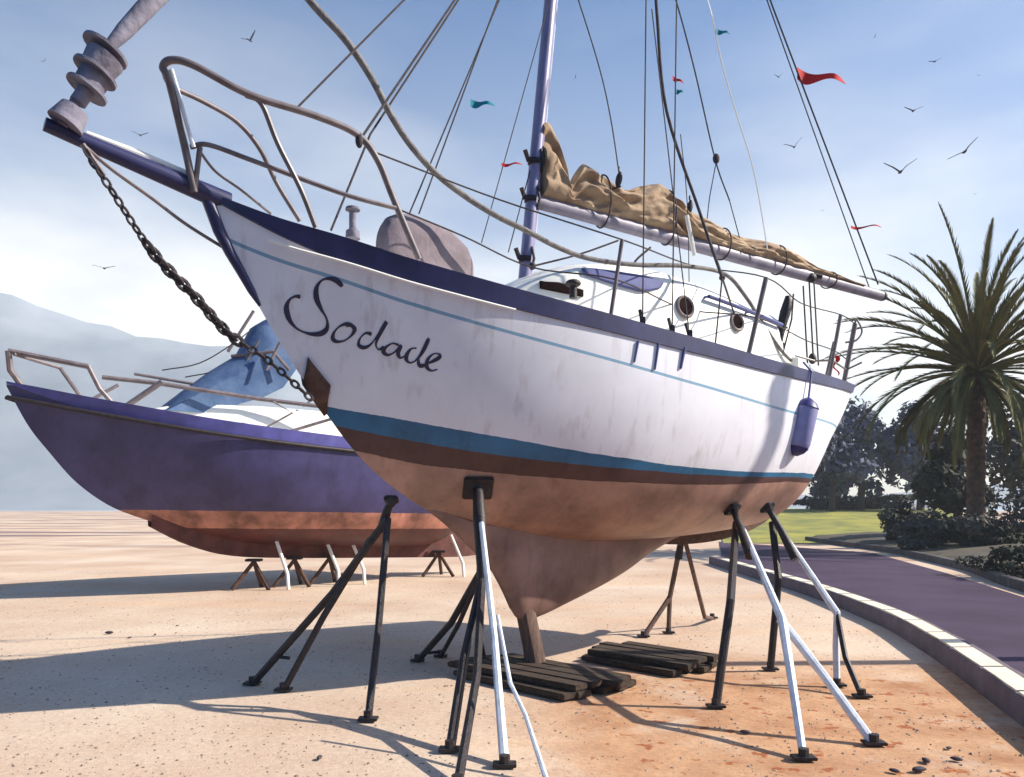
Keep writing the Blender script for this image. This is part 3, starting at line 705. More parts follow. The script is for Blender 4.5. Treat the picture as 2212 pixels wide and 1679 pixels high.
# rigging: shrouds and stays
H1 = mast_at(7.95) ; H2 = mast_at(12.2)
rg = MB()
chn = []
for px, pyb, topP, r in ((1388, 712, P(1396, -30, 7.4), .007), (1452, 722, P(1462, -30, 7.7), .007), (1490, 735, P(1408, 20, 7.8), .006), (1545, 748, None, .007)):
    t = Y.yards(px, 1, .03); ft = Y.sheer(t, 1, .03, .02); chn.append(ft)
    if topP is None:
        mid = P(1560, 600, ft.y + .1); rg.tube([ft, mid], .008, 6); rg.tube([P(1590, 690, 8.6), mid], .010, 6); rg.tube(spline([mid, P(1512, 460, 8.3), P(1440, 240, 8.0), P(1420, 40, 7.9), P(1416, -40, 7.9)], 6), .017, 8)
    else: rg.tube([ft, topP], r, 6)
for (x0, y0, z0, x1, y1, z1, r) in ((637, 238, 5.85, 1215, -345, 7.9, .009), (715, 498, 6.15, 800, 290, 6.35, .009), (800, 290, 6.35, 1211, -336, 7.9, .009), (885, 460, 6.9, 1205, -300, 7.9, .007), (776, 305, 5.92, 1213, -340, 7.9, .010), (905, 462, 6.9, 1075, 0, 7.3, .007), (1075, 0, 7.3, 1200, -330, 7.9, .007), (1040, 525, 7.2, 1190, -10, 7.8, .005), (1098, 545, 7.5, 1150, 350, 7.7, .006)):
    rg.tube([P(x0, y0, z0), P(x1, y1, z1)], r, 6)
rg.tube(spline([P(1338, 380, 8.1), P(1318, 250, 8.0), P(1290, 130, 7.95), P(1230, -60, 7.9)], 6), .007, 6)
rg.tube(spline([P(1576, 434, 9.2), P(1545, 345, 9.0), P(1500, 150, 8.6), P(1460, 0, 8.4), P(1430, -90, 8.3)], 6), .009, 6)
rg.tube([P(1548, 345, 9.0), P(1533, 425, 9.1), P(1522, 520, 9.1)], .006, 6); rg.tube([P(1576, 434, 9.2), P(1606, 545, 9.2)], .006, 6); rg.ball(P(1547, 343, 9.0), (.04, .03, .06))
rg.tube(spline([P(1470, 290, 8.0), P(1485, 450, 8.3), P(1490, 720, 8.5)], 5), .005, 6)
rg.ball(P(776, 303, 5.91), (.03, .03, .06)); rg.ball(P(1560, 600, 8.6), .035); rg.ball(P(1150, 575, 7.4), .035)
rg.tube(spline([P(1152, 575, 7.4), P(1250, 550, 7.6), P(1335, 520, 7.8)], 4), .010, 6); rg.tube(spline([P(1165, 595, 7.4), P(1280, 580, 7.6), P(1320, 565, 7.7)], 4), .007, 6)
rg.tube(spline([P(1368, 590, 7.8), P(1372, 565, 7.8), P(1405, 535, 7.9)], 4), .012, 6)
for f in chn[:3]: rg.box(f + Vector((0, 0, .03)), (.05, .02, .09), bev=.006); rg.tube([f, f.lerp(H1, .03)], .016, 6)
rg.build('standing_rigging', M['rope'], yacht)
wr = MB(); wr.tube(spline([P(1538, 35, 8.6), P(1560, 140, 8.8), P(1595, 260, 9.0), P(1622, 345, 9.1), P(1640, 430, 9.2), P(1658, 540, 9.3)], 6), .008, 6); wr.tube([P(1538, 35, 8.6), mast_at(11.5)], .006, 6); wr.tube(spline([P(1483, 465, 8.2), P(1492, 510, 8.25), P(1500, 552, 8.3)], 5), .022, 8)
wr.build('white_halyard', M['white'], yacht)
tl = MB(); mt = mast_at(12.3); e1 = P(1880, 628, 10.7); e2 = P(1897, 615, 10.75)
tl.tube([e1, P(1660, 10, 9.9), mt], .008, 6); tl.tube([e2, P(1668, 12, 9.9), mt + Vector((.02, 0, 0))], .011, 6); tl.build('topping_lift', M['rope'], yacht)
# heavy grey rope sweeping down from the mast head over the deck
gr = MB(); gp = spline([P(560, -200, 5.9), P(610, -90, 6.0), P(668, 0, 6.1), P(745, 85, 6.2), P(800, 165, 6.3), P(845, 250, 6.4), P(890, 318, 6.5), P(945, 378, 6.65), P(1010, 428, 6.8), P(1075, 468, 6.9), P(1140, 500, 7.05), P(1200, 532, 7.2), P(1270, 558, 7.4), P(1370, 572, 7.6), P(1480, 575, 7.9), P(1565, 592, 8.3), P(1610, 640, 8.6), P(1645, 695, 8.9), P(1690, 760, 9.1), P(1722, 790, 9.3)], 8)
gr.tube(gp, [.032 - .014 * i / len(gp) for i in range(len(gp))], 10); gr.build('heavy_line', M['grey_rope'], yacht)
# shadows of the shrouds below the rail, built as blue straps
for px, py0, py1, r in ((1378, 738, 782, .018), (1422, 742, 798, .02), (1478, 752, 796, .026)):
    a = hit(px, py0); b = hit(px - 8, py1)
    if a[0] is None or b[0] is None: continue
    na = a[1] if a[1].dot(Vector((0, 0, EYE)) - a[0]) > 0 else -a[1]
    MB().tube([a[0] + na * .006, b[0] + na * .006], [r, r * .7], 8, flat=.6).build('shroud_shadow', M['tint'], yacht)
# bundle strapped upright, winch post
bu = MB(); bu.tube(spline([P(1678, 780, 9.2), P(1685, 720, 9.2), P(1700, 660, 9.2), P(1702, 640, 9.2)], 5), [.012] * 3 + [.03, .045, .05, .055, .055, .06, .06, .055, .05, .045, .04, .035, .03][:13], 10)
bu.tube([P(1714, 635, 9.2), P(1710, 690, 9.2), P(1692, 760, 9.2)], .010, 6)
for z in (.25, .5, .75):
    c = P(1678, 780, 9.2).lerp(P(1702, 640, 9.2), z); bu.tube([c - Vector((.06, 0, -.01)), c + Vector((.06, 0, .01))], .012, 6)
tag(bu.build('rolled_bundle', M['black']), 'dark rolled cloth bundle lashed upright on the aft deck rail', 'cloth bundle')
# bollard lantern: the small red rag at the stern rail
def ribbon(name, px, py, z, l, h, m, label, droop=.0, parent=None, vert=False):
    mb_ = MB(); rows = []; c = P(px, py, z)
    for i in range(15):
        f = i / 14; hh = h * (1 - f) ** .7 * (1 + .25 * math.sin(f * 9)) + .003; x = f * l
        if vert: p = c + Vector((.03 * math.sin(f * 9), .02 * math.sin(f * 5), -x))
        else: p = c + Vector((x, .10 * l * math.sin(f * 7), -droop * f - .02 * l * math.sin(f * 6)))
        o = Vector((1, 0, 0)) if vert else Vector((0, 0, 1))
        rows.append([p + o * hh * .5 + Vector((0, .003, 0)), p - o * hh * .5 + Vector((0, .003, 0)), p - o * hh * .5 - Vector((0, .003, 0)), p + o * hh * .5 - Vector((0, .003, 0))])
    mb_.grid(rows, close=True); mb_.add(rows[0], [(0, 1, 2, 3)])
    return tag(mb_.build(name, m), label, 'flag' if 'flag' in name else 'ribbon')
ribbon('red_flag', 1722, 158, 10.1, .64, .15, M['red'], 'large red flag streaming from the aft topping lift near the top', .12)
ribbon('cloth_ribbon', 1016, 222, 7.1, .22, .06, M['teal'], 'teal ribbon on a forward stay left of the mast', .02)
ribbon('cloth_ribbon', 1083, 355, 7.55, .20, .025, M['red'], 'thin red ribbon on the stay just left of the mast', 0)
ribbon('cloth_ribbon', 1548, 67, 8.65, .15, .05, M['teal'], 'teal ribbon high on the white halyard right of the mast', .03)
ribbon('cloth_ribbon', 1453, 168, 7.75, .11, .04, M['red'], 'small red ribbon on the shrouds, just above a teal one', .05)
ribbon('cloth_ribbon', 1461, 198, 7.76, .07, .045, M['teal'], 'tiny teal ribbon on the shrouds, just below a small red one', 0)
ribbon('cloth_ribbon', 1838, 490, 10.5, .42, .03, M['red'], 'long thin red ribbon low on the topping lift above the boom end', 0)
ribbon('cloth_ribbon', 1806, 768, 9.75, .26, .05, M['red'], 'red rag hanging between the stern rail posts', vert=True)
# fender
p1, n1 = hit(1735, 925); n1 = n1 if n1.dot(Vector((0, 0, EYE)) - p1) > 0 else -n1
fc = p1 + n1 * .13; zf = fc.y
fe = thing('fender', fc - Vector((0, 0, .4)), 'violet cylindrical fender with dark blue ends hung over the yacht stern quarter', 'fender')
hang = Vector((0, 0, 1)); hang = (P(1748, 860, zf) - P(1718, 985, zf)).normalized(); hl = (P(1742, 870, zf) - P(1722, 975, zf)).length / 2 ; cc_ = P(1732, 922, zf)
q = MB(); q.tube([cc_ - hang * hl * 1.0, cc_ - hang * hl * .9, cc_ - hang * hl * .7, cc_ + hang * hl * .7, cc_ + hang * hl * .9, cc_ + hang * hl], [.08, .115, .132, .132, .115, .08], 22); q.build('fender_body', M['fender'], fe)
q = MB(); q.tube([cc_ + hang * hl * .80, cc_ + hang * hl * 1.02, cc_ + hang * (hl * 1.2)], [.136, .10, .025], 18); q.build('fender_end', M['fender_end'], fe)
q = MB(); q.tube([cc_ - hang * hl * .86, cc_ - hang * hl * 1.05, cc_ - hang * (hl * 1.2)], [.125, .09, .03], 18); q.build('fender_end', M['fender_end'], fe)
q = MB(); t = Y.yards(1746, 1, 0); q.tube([cc_ + hang * hl * 1.15, Y.sheer(t, 1, -.04, .0), Y.sheer(t, 1, .06, .12)], .012, 8); q.build('lanyard', M['tint'], fe)
# rudder-skeg sweep under the counter
sk = MB(); rows = []
for i in range(21):
    t = .60 + .33 * i / 20; zb = interp(Y.zk, t) - .02; d = .11 * math.sin(math.pi * i / 20) ** .6 + .01
    rows.append([Y.at(t, -.04, zb + .06), Y.at(t, -.03, zb - d), Y.at(t, .03, zb - d), Y.at(t, .04, zb + .06)])
sk.grid(rows, close=True); sk.build('skeg', M['rust'], yacht)

# ------------------------------------------------------------------ boat stands
def leg(name, pts, r, m, par, n=8):
    q = MB(); q.tube(pts, r, n); return q.build(name, m, par)
def stand(label, head, legs, group='boat stands propping up the white yacht', post=None, padr=.10, padn=None, feet=True, rungs=()):
    c = Vector((sum(l[0][-1].x for l in legs) / len(legs), sum(l[0][-1].y for l in legs) / len(legs), 0))
    s_ = thing('boat_stand', c, label, 'boat stand', group)
    nn = (padn or Vector((.2, -.5, 1))).normalized(); Mx = basis(nn); hd = Vector(head)
    q = MB(); q.box(hd - nn * .02, (padr * 2, padr * 1.7, .045), Mx, bev=.012); q.tube([hd - nn * .08, hd - nn * .03], [.03, .06], 8); q.build('pad', M['black'], s_)
    if post: leg('post', post[0], post[1], M['black'], s_, 12)
    else:
        tp_ = sum((l[0][0] for l in legs), Vector()) / len(legs); leg('post', [hd - nn * .03, hd.lerp(tp_, .5), tp_ - Vector((0, 0, .05))], [.03, .038, .05], M['black'], s_, 10)
    for pts, r, m in legs:
        lo_ = leg('leg', pts, r, m, s_)
        if feet:
            f = pts[-1]; q = MB(); q.box(Vector((f.x, f.y, .012)), (.15, .10, .02), bev=.004); q.tube([Vector((f.x, f.y, .02)), Vector((f.x, f.y, .07))], .035, 8); q.build('foot', M['black'], lo_)
    for a, b in rungs: leg('rung', [a, b], .016, M['black'], s_)
    return s_
K, W_ = M['black'], M['pale']
def hz(px, py, d=6.8):
    p, n = hit(px, py)
    if p is None: return P(px, py, d), Vector((0, -.5, -1))
    return p, (n if n.dot(Vector((0, 0, EYE)) - p) > 0 else -n)
# front stand by the bow (double leg to the left, single leg right)
hA, nA = hz(852, 1062, 6.75); hA = P(846, 1075, hA.y)
t2 = P(838, 1120, hA.y)
l1 = [t2, P(720, 1280, 7.0), G(545, 1478)]; l2 = [P(800, 1165, 6.9), P(700, 1330, 6.95), G(612, 1492)]; l3 = [t2, P(818, 1350, 6.5), G(795, 1556)]
stand('black stand with twin parallel legs under the yacht bow, leftmost of the stands', hA, [(l1, .036, K), (l2, .030, K), (l3, .030, K)], padr=.06, padn=-nA, rungs=[(P(592, 1418, 7.15), P(625, 1422, 7.1))])
# big dark stand under the forward bilge
hB, nB = hz(1032, 1052); zB = min(hB.y, 6.55)
tB = P(1036, 1120, zB - .05); kB = P(1042, 1250, zB - .15)
stand('heavy black stand with a broad pad and one pale leg under the yacht forward bilge', hB, [
    ([kB, P(1003, 1420, 5.9), G(972, 1622)], .036, K), ([kB, P(1030, 1460, 5.6), G(988, 1700)], .030, K),
    ([P(1040, 1130, zB - .1), P(1068, 1380, 5.9), G(1090, 1655)], [.022, .028, .032], W_)], post=([hB, tB, kB], [.045, .055, .04]), padr=.13, padn=-nB)
# its neighbour just behind, feet away from the camera
hC = P(1046, 1105, 7.2)
stand('shorter black stand standing just behind the heavy broad pad stand, feet splayed left', P(1040, 1150, 7.35), [
    ([P(1038, 1235, 7.4), P(975, 1345, 7.9), G(902, 1428)], .034, K), ([P(1036, 1245, 7.4), P(990, 1350, 7.8), G(952, 1418)], .024, K), ([P(1038, 1240, 7.4), P(1030, 1350, 7.6), G(1048, 1430)], .024, K)],
    post=([P(1040, 1150, 7.35), P(1038, 1245, 7.4)], .04), padr=.08, rungs=[(P(915, 1412, 8.3), P(950, 1408, 8.3))])
# slim prop leaning in the foreground
pr = MB(); pr.tube([P(1075, 1330, 5.6), P(1102, 1475, 5.25), P(1135, 1545, 5.0), G(1182, 1690)], [.014, .015, .015, .018], 8)
pr.build('x', W_); x_ = bpy.data.objects['x']; x_.name = 'steel_rod'; tag(x_, 'thin pale steel rod leaning against the heavy black front stand', 'steel rod')
# aft pair
hD, nD = hz(1580, 1098); tD = P(1590, 1130, hD.y - .05)
kD = P(1690, 1340, 6.05)
stand('tall stand with long pale forked leg, nearest of the pair under the yacht stern', hD, [
    ([tD, P(1578, 1300, 6.6), G(1546, 1528)], .036, K), ([P(1604, 1140, hD.y - .1), kD, P(1712, 1480, 5.6), G(1736, 1640)], [.028, .036, .03, .026], W_), ([kD + Vector((0, .05, 0)), P(1780, 1460, 5.75), G(1888, 1608)], [.034, .032, .034], W_)], padn=-nD, padr=.09)
q = bpy.data.objects.new  # keep namespace simple
hE, nE = hz(1655, 1094, 7.6); 
if hE.y > 8.6: hE = P(1655, 1094, 8.2)
tE = P(1668, 1130, hE.y); kE = P(1808, 1325, 7.3)
stand('stand with pale upper leg and black feet, farther of the pair under the yacht stern', hE, [
    ([tE, P(1682, 1250, 7.8), G(1664, 1447)], .036, K), ([P(1690, 1150, hE.y), kE, P(1806, 1400, 7.25), G(1808, 1482)], [.026, .034, .032, .03], W_), ([kE, P(1826, 1420, 7.1), G(1862, 1506)], .026, K)], padn=-nE, padr=.08)
# far side stand seen past the keel
kF = P(1447, 1290, 10.1)
stand('thin brown forked stand on the far side of the yacht, seen behind the keel', P(1478, 1135, 9.8), [
    ([P(1475, 1150, 9.8), kF, G(1390, 1376)], .034, M['prop']), ([kF, G(1444, 1368)], .03, M['prop']), ([P(1475, 1150, 9.8), P(1478, 1150, 9.8) + Vector((.5, 1.0, -1.2)), Vector((2.9, 11.4, 0))], .03, M['prop'])], padr=.08)
# timber prop under the keel
pk = MB(); kp = Y.at(.385, 0, .55); gp_ = G(1150, 1440)
pk.tube([kp + Vector((-.34, -.05, .62)), kp + Vector((-.20, -.03, .30)), kp + Vector((-.05, 0, .10)), Vector((kp.x + .03, kp.y + .05, .25)), Vector((kp.x + .07, kp.y + .06, 0))], [.035, .08, .12, .12, .14], 10, flat=.85)
tag(pk.build('timber_prop', M['prop']), 'dark upright timber prop carrying the foot of the yacht keel', 'timber prop')
# timber piles
def plank_pile(spec, label, group):
    a, b, n, seed = spec; rnd = random.Random(seed); d = (b - a); L_ = d.length; ang = math.atan2(d.y, d.x); first = None
    for lay in range(2):
        for i in range(n - lay):
            f = (i + .5 + lay * .5) / n; w_ = .17; l_ = L_ * (1 - abs(f - .5) * .35) * rnd.uniform(.86, 1.0); th = .055
            c = (a + b) / 2 + Vector((-math.sin(ang), math.cos(ang), 0)) * (f - .5) * n * .185 + d.normalized() * rnd.uniform(-.07, .07)
            c.z = th / 2 + .003 + lay * (th + .004)
            q_ = MB(); Mx = Matrix.Rotation(ang + rnd.uniform(-.07, .07), 3, 'Z'); q_.box(c, (l_, w_ * rnd.uniform(.85, 1), th), Mx, bev=.008)
            for v in q_.v: v.z += noise.noise(v * 3) * .004
            # ragged ends
            for v in q_.v:
                loc = Mx.inverted() @ (v - c)
                if abs(loc.x) > l_ * .45: v += Mx @ Vector((noise.noise(Vector((loc.y * 30, seed + i, 0))) * .05, 0, 0))
            tag(q_.build('plank', M['wood'], smooth=False), label % (('nearest', 'second nearest', 'middle', 'second farthest', 'farthest') if lay == 0 else ('nearest', 'second nearest', 'second farthest', 'farthest'))[i] + (' bottom layer' if lay == 0 else ' top layer'), 'plank', group)
plank_pile((G(1020, 1440), G(1335, 1505), 5, 3), 'dark plank of the pile beneath the keel foot, %s of its', 'dark planks piled under the keel foot')
plank_pile((G(1285, 1412), G(1540, 1452), 5, 9), 'dark plank of the pile beside the stern stands, %s of its', 'dark planks piled nearer the stern stands')

# ------------------------------------------------------------------ second boat
Z2 = Pose((-8.35, 13.0, 0), (-.6, 19.5, 0),
          zs=[(0, 3.66), (.12, 3.42), (.3, 3.14), (.5, 2.96), (.7, 2.88), (1, 2.92)],
          zk=[(0, 3.60), (.03, 2.98), (.06, 2.55), (.10, 2.05), (.15, 1.65), (.2, 1.42), (.28, 1.15), (.38, .92), (.5, .80), (.7, .72), (.85, .80), (1, 1.5)],
          b=[(0, .015), (.05, .32), (.12, .66), (.22, 1.05), (.35, 1.38), (.5, 1.55), (.65, 1.58), (.8, 1.45), (1, 1.1)], wl=(1.62, -.18))
Z2.sag = 0
boat2 = thing('blue_boat', Z2.at(.45, 0, 0), 'dark blue hulled boat with red bottom and blue canvas hood, standing behind the yacht bow', 'boat')
mb, att, _ = Z2.hull()
mb.build('hull', hull_mat('blue_hull', [(-.36, (.10, .03, .028), .35), (-.03, (.38, .17, .125), .55), (9, (.052, .047, .13), .25)]), boat2, attrs=att)
rows = []
for i in range(41):
    t = i / 40; b_ = interp(Z2.bt, t); z_ = interp(Z2.zs, t); rows.append([Z2.at(t, y * b_ * .99, z_ - .03 + .06 * (1 - y * y)) for y in [k / 4 - 1 for k in range(9)]])
MB().grid(rows).build('deck', M['deck'], boat2)
rail_strip(Z2, lambda t: .20, .02).build('rub_rail', mat('blue_rail', (.085, .08, .28), .45, .2, 4), boat2)
lw = MB()
for sd_ in (1, -1): lw.tube([Z2.sheer(t, sd_, -.03, -.24) for t in [i / 40 for i in range(41)]], .035, 8)
lw.build('lower_moulding', M['black'], boat2)
cb = MB(); rows = []
for i in range(25):
    t = .20 + .62 * i / 24; w_ = interp([(.20, .30), (.3, .62), (.45, .9), (.6, 1.0), (.82, .95)], t); h_ = interp([(.20, .02), (.24, .22), (.32, .42), (.45, .55), (.6, .62), (.82, .62)], t); z0 = interp(Z2.zs, t) - .04
    rows.append([Z2.at(t, a * w_, z0 + c * (h_ + .04)) for a, c in [(-1, 0), (-.98, .6), (-.9, .92), (-.5, 1.03), (0, 1.06), (.5, 1.03), (.9, .92), (.98, .6), (1, 0)]])
cb.grid(rows); cb.add(rows[-1], [tuple(range(9))]); cb2 = cb.build('cabin', M['white'], boat2)
# blue canvas hood: sloping sheet over a frame
prof = [(340, 890), (395, 845), (460, 798), (515, 765), (548, 705), (575, 690), (602, 700), (612, 760), (585, 812), (540, 842), (490, 862), (455, 892)]
hd_ = MB(); rows = []
for y_ in (-.6, -.56, -.42, -.2, 0, .2, .42, .56, .6):
    sc = 1 - .25 * (abs(y_) / .6) ** 3; row = []
    for px, py in prof:
        t = Z2.tpx(px); q_ = Z2.at(t, 0, EYE + (HY - py) * (Z2.A.y + Z2.D.y * t) / F)
        z0 = interp(Z2.zs, t); row.append(Z2.at(t, y_, z0 + (q_.z - z0) * sc + .03 * noise.noise(Vector((t * 20, y_ * 3, 0)))))
    rows.append(row)
hd_.grid(rows, close=True); hd_.add(rows[0], [tuple(range(len(prof)))]); hd_.add(rows[-1], [tuple(range(len(prof)))])
hood = hd_.build('canvas_hood', M['bluecloth'], boat2)
hf = MB()
hf.tube([P(492, 760, 15.4), P(548, 672, 15.6)], .03, 8); hf.tube([P(500, 770, 15.2), P(590, 760, 15.2), P(625, 800, 15.3)], .035, 8); hf.tube([P(520, 800, 15.1), P(560, 735, 15.2)], .02, 8); hf.tube([P(575, 800, 15.0), P(605, 740, 15.1)], .03, 8)
hf.build('hood_frame', M['steel'], boat2)
rl = MB()
def T2(*pts, r=.025): rl.tube([P(*p) for p in pts], r, 8)
T2((18, 758, 12.9), (190, 792, 13.3), r=.045); T2((30, 765, 12.9), (130, 795, 13.6), r=.03); T2((18, 758, 12.9), (22, 800, 12.95), (50, 838, 13.1), r=.05)
T2((130, 795, 13.6), (190, 880, 13.7), r=.035); T2((190, 790, 13.3), (215, 840, 13.4), (262, 892, 13.6), r=.04)
T2((190, 868, 13.7), (255, 832, 14.0), r=.03); T2((262, 885, 13.6), (350, 825, 13.8), r=.05)
T2((220, 815, 13.5), (340, 828, 13.9), (560, 862, 14.8), (740, 884, 15.4), r=.04); T2((290, 808, 14.6), (450, 835, 15.0), r=.028)
T2((590, 868, 14.8), (632, 892, 15.0), (560, 932, 14.7), r=.02); T2((740, 898, 15.4), (600, 940, 14.9), r=.03); T2((690, 852, 15.6), (655, 878, 15.4), r=.02)
rl.build('rail', M['steel'], boat2)
sy = MB(); sy.tube(spline([P(350, 800, 15.0), P(430, 785, 15.1), P(500, 745, 15.3), P(540, 715, 15.5)], 5), .012, 6); sy.tube(spline([P(400, 815, 15.0), P(470, 800, 15.1), P(530, 765, 15.3)], 5), .012, 6); sy.build('stay', M['rope'], boat2)
k2 = MB(); rows = []
for i in range(41):
    t = .22 + .74 * i / 40; zb = interp([(.22, 1.25), (.28, .92), (.36, .66), (.5, .55), (.7, .47), (.9, .40), (.96, .42)], t); rows.append([Z2.at(t, -.14, interp(Z2.zk, t) + .1), Z2.at(t, -.10, zb), Z2.at(t, .10, zb), Z2.at(t, .14, interp(Z2.zk, t) + .1)])
k2.grid(rows, close=True); k2.add(rows[-1], [(0, 1, 2, 3)]); k2.build('keel', mat('boat_keel', (.10, .035, .03), .8, .4, 3), boat2)
# its stands and white props
def small_stand(px, py, label, m=K, top_=1195):
    t = Z2.tpx(px); f = Z2.at(t, .25, 0); hd2 = Vector((f.x - .0, f.y, .56)); s_ = thing('boat_stand', f, label, 'boat stand', 'short stands under the blue boat')
    MB().box(hd2, (.3, .2, .05), bev=.01).build('pad', M['black'], s_)
    for dx, dy in ((-.35, -.25), (.35, -.2), (.02, .4)): MB().tube([hd2 - Vector((0, 0, .03)), Vector((f.x + dx, f.y + dy, 0))], .04, 8).build('leg', m, s_)
small_stand(538, 1268, 'dark short stand under the blue boat, nearest its bow', M['rust'], 1210)
small_stand(625, 1272, 'dark short stand under the blue boat, second from its bow', M['rust'], 1216)
small_stand(700, 1276, 'dark short stand under the blue boat, just left of the yacht twin leg stand', M['rust'], 1222)
small_stand(935, 1285, 'dark short stand under the stern of the blue boat, right of the yacht bow stand', M['rust'], 1228)
for px, py, lab in ((576, 1222, 'short white prop under the blue boat, leftmost of its white props'), (684, 1240, 'short white prop under the blue boat, middle of its white props'), (738, 1255, 'short white prop under the blue boat, beside the yacht twin leg stand'), (950, 1255, 'short white prop under the blue boat stern, right of the yacht bow stand')):
    t = Z2.tpx(px); f = Z2.at(t, .75, 0); MB_ = MB(); MB_.tube([Z2.at(t, .45, interp(Z2.zk, t) + .12), f + Vector((.1, 0, .3)), f + Vector((.12, 0, 0))], .035, 8); tag(MB_.build('white_prop', M['white']), lab, 'prop', 'white props under the blue boat')

# ------------------------------------------------------------------ plants
def leafmat(name, c1, c2): return mat(name, c1, .8, .3, .9, col2=c2, spec=.2)
def foliage(mb_, c, rad, n, size, rnd, clumps=9, flat=.85):
    cs = []
    for _ in range(clumps * 2):
        v = Vector((rnd.gauss(0, 1), rnd.gauss(0, 1), rnd.gauss(0, 1))).normalized() * rnd.uniform(.3, .95); cs.append((Vector((c[0] + v.x * rad[0], c[1] + v.y * rad[1], c[2] + v.z * rad[2])), rnd.uniform(.18, .46)))
    for i in range(n):
        cc2, r = cs[i % len(cs)]; v = Vector((rnd.gauss(0, 1), rnd.gauss(0, 1), rnd.gauss(0, 1))).normalized() * rnd.uniform(.5, 1.05) ** .6
        p = cc2 + Vector((v.x * rad[0] * r, v.y * rad[1] * r, v.z * rad[2] * r * flat))
        if p.z < .02: p.z = .02 + rnd.random() * .1
        nrm = (v + Vector((rnd.uniform(-.7, .7), rnd.uniform(-.7, .7), rnd.uniform(-.3, .8)))).normalized(); u = nrm.orthogonal().normalized(); u = Matrix.Rotation(rnd.uniform(0, 6.28), 3, nrm) @ u; w2 = nrm.cross(u); s_ = size * rnd.choice((.5, .7, 1.0, 1.0, 1.5))
        mb_.add([p - u * s_, p + w2 * s_ * .45, p + u * s_, p - w2 * s_ * .45], [(0, 1, 2, 3)])
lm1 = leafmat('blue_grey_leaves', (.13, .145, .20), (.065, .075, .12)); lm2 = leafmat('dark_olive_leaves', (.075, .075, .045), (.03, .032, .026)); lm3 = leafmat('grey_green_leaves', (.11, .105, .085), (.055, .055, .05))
bark = mat('bark', (.07, .045, .03), .9, .4, 5, .6, 20, stretch=(3, 3, 1))
def tree(name, label, base_, h, rad, n, size, lm, seed, clumps=10, group=None, cat='tree'):
    rnd = random.Random(seed); t_ = thing(name, base_, label, cat, group); b = Vector(base_)
    tk = MB(); tk.tube([b - Vector((0, 0, .1)), b + Vector((.1, 0, h * .35)), b + Vector((0, .1, h * .65))], [.16 * h / 4, .11 * h / 4, .05 * h / 4], 8)
    for k_ in range(4):
        a = rnd.uniform(0, 6.28); tk.tube([b + Vector((.08, 0, h * .3)), b + Vector((math.cos(a) * rad[0] * .6, math.sin(a) * rad[1] * .6, h * .7))], [.06 * h / 4, .02], 6)
    tk.build('trunk', bark, t_); q_ = MB(); foliage(q_, (b.x, b.y, b.z + h * .58), rad, n, size, rnd, clumps); q_.build('crown', lm, t_, smooth=False, fix=False)
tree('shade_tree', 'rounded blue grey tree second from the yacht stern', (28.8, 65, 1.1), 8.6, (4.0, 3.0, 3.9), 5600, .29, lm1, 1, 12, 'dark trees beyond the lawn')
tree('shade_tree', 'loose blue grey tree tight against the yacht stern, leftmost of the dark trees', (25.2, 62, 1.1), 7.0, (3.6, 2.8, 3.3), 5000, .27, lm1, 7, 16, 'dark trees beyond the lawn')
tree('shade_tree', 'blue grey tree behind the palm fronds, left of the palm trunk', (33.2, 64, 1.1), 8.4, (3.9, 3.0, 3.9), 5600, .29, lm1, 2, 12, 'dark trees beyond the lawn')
tree('shade_tree', 'dark olive tree directly left of the palm trunk', (18.6, 33, 0), 4.9, (1.7, 1.5, 1.8), 5200, .14, lm2, 3, 12, 'dark trees beyond the lawn')
tree('shade_tree', 'grey green tree right of the palm trunk at the picture edge', (25.5, 38, 0), 6.6, (2.6, 2.2, 3.0), 6000, .19, lm3, 4, 14, 'dark trees beyond the lawn')
def bush(label, c, rad, n, size, lm, seed, name='shrub', group='shrubs in the planting bed'):
    q_ = MB(); foliage(q_, c, rad, n, size, random.Random(seed), 8); o_ = q_.build(name, lm, smooth=False, fix=False); tag(o_, label, 'shrub', group); return o_
bush('low dark hedge at the back edge of the lawn', (29.0, 66, 1.5), (6.8, 1.2, 1.0), 7000, .18, lm2, 11, 'hedge', None)
bush('rounded grey shrub at the left tip of the planting bed', (15.1, 30, .75), (1.4, 1.1, 1.1), 5200, .09, lm3, 12)
bush('dark shrub just left of the palm base', (14.2, 25.8, .7), (1.5, 1.1, .95), 5600, .085, lm3, 13)
bush('small brown green shrub at the foot of the palm', (15.3, 25.0, .5), (1.3, .6, .5), 3600, .075, lm2, 14)
bush('wide grey green shrub right of the palm trunk', (18.2, 27.5, .9), (1.9, 1.2, 1.2), 6000, .10, lm3, 15)
bush('low shrub along the kerb at the right picture edge', (11.3, 17.2, .35), (1.2, 1.3, .38), 4200, .055, lm2, 16)
# date palm
pb = Vector((15.9, 27.0, .3)); pt = Vector((15.95, 27.0, 6.1))
palm = thing('palm_tree', pb, 'date palm with thick brown trunk and wide arching crown beside the road', 'palm tree')
rows = []
for i in range(61):
    f = i / 60; r = (.46 - .20 * min(1, f * 4) + .04 * f + (.12 * max(0, f - .85) / .15)) * (1 + .06 * ((i % 3) - 1)); c = pb.lerp(pt, f) - Vector((0, 0, .25 * (1 - f)))
    rows.append([c + Vector((math.cos(a) * r * (1 + .07 * math.sin(a * 7 + i * 1.3)), math.sin(a) * r * (1 + .07 * math.sin(a * 7 + i * 1.3)), 0)) for a in [2 * math.pi * k / 22 for k in range(22)]])
MB().grid(rows, close=True).build('trunk', mat('palm_bark', (.15, .08, .05), .95, .5, 5, .8, 14, col2=(.05, .03, .02)), palm)
fr = MB(); rnd = random.Random(21)
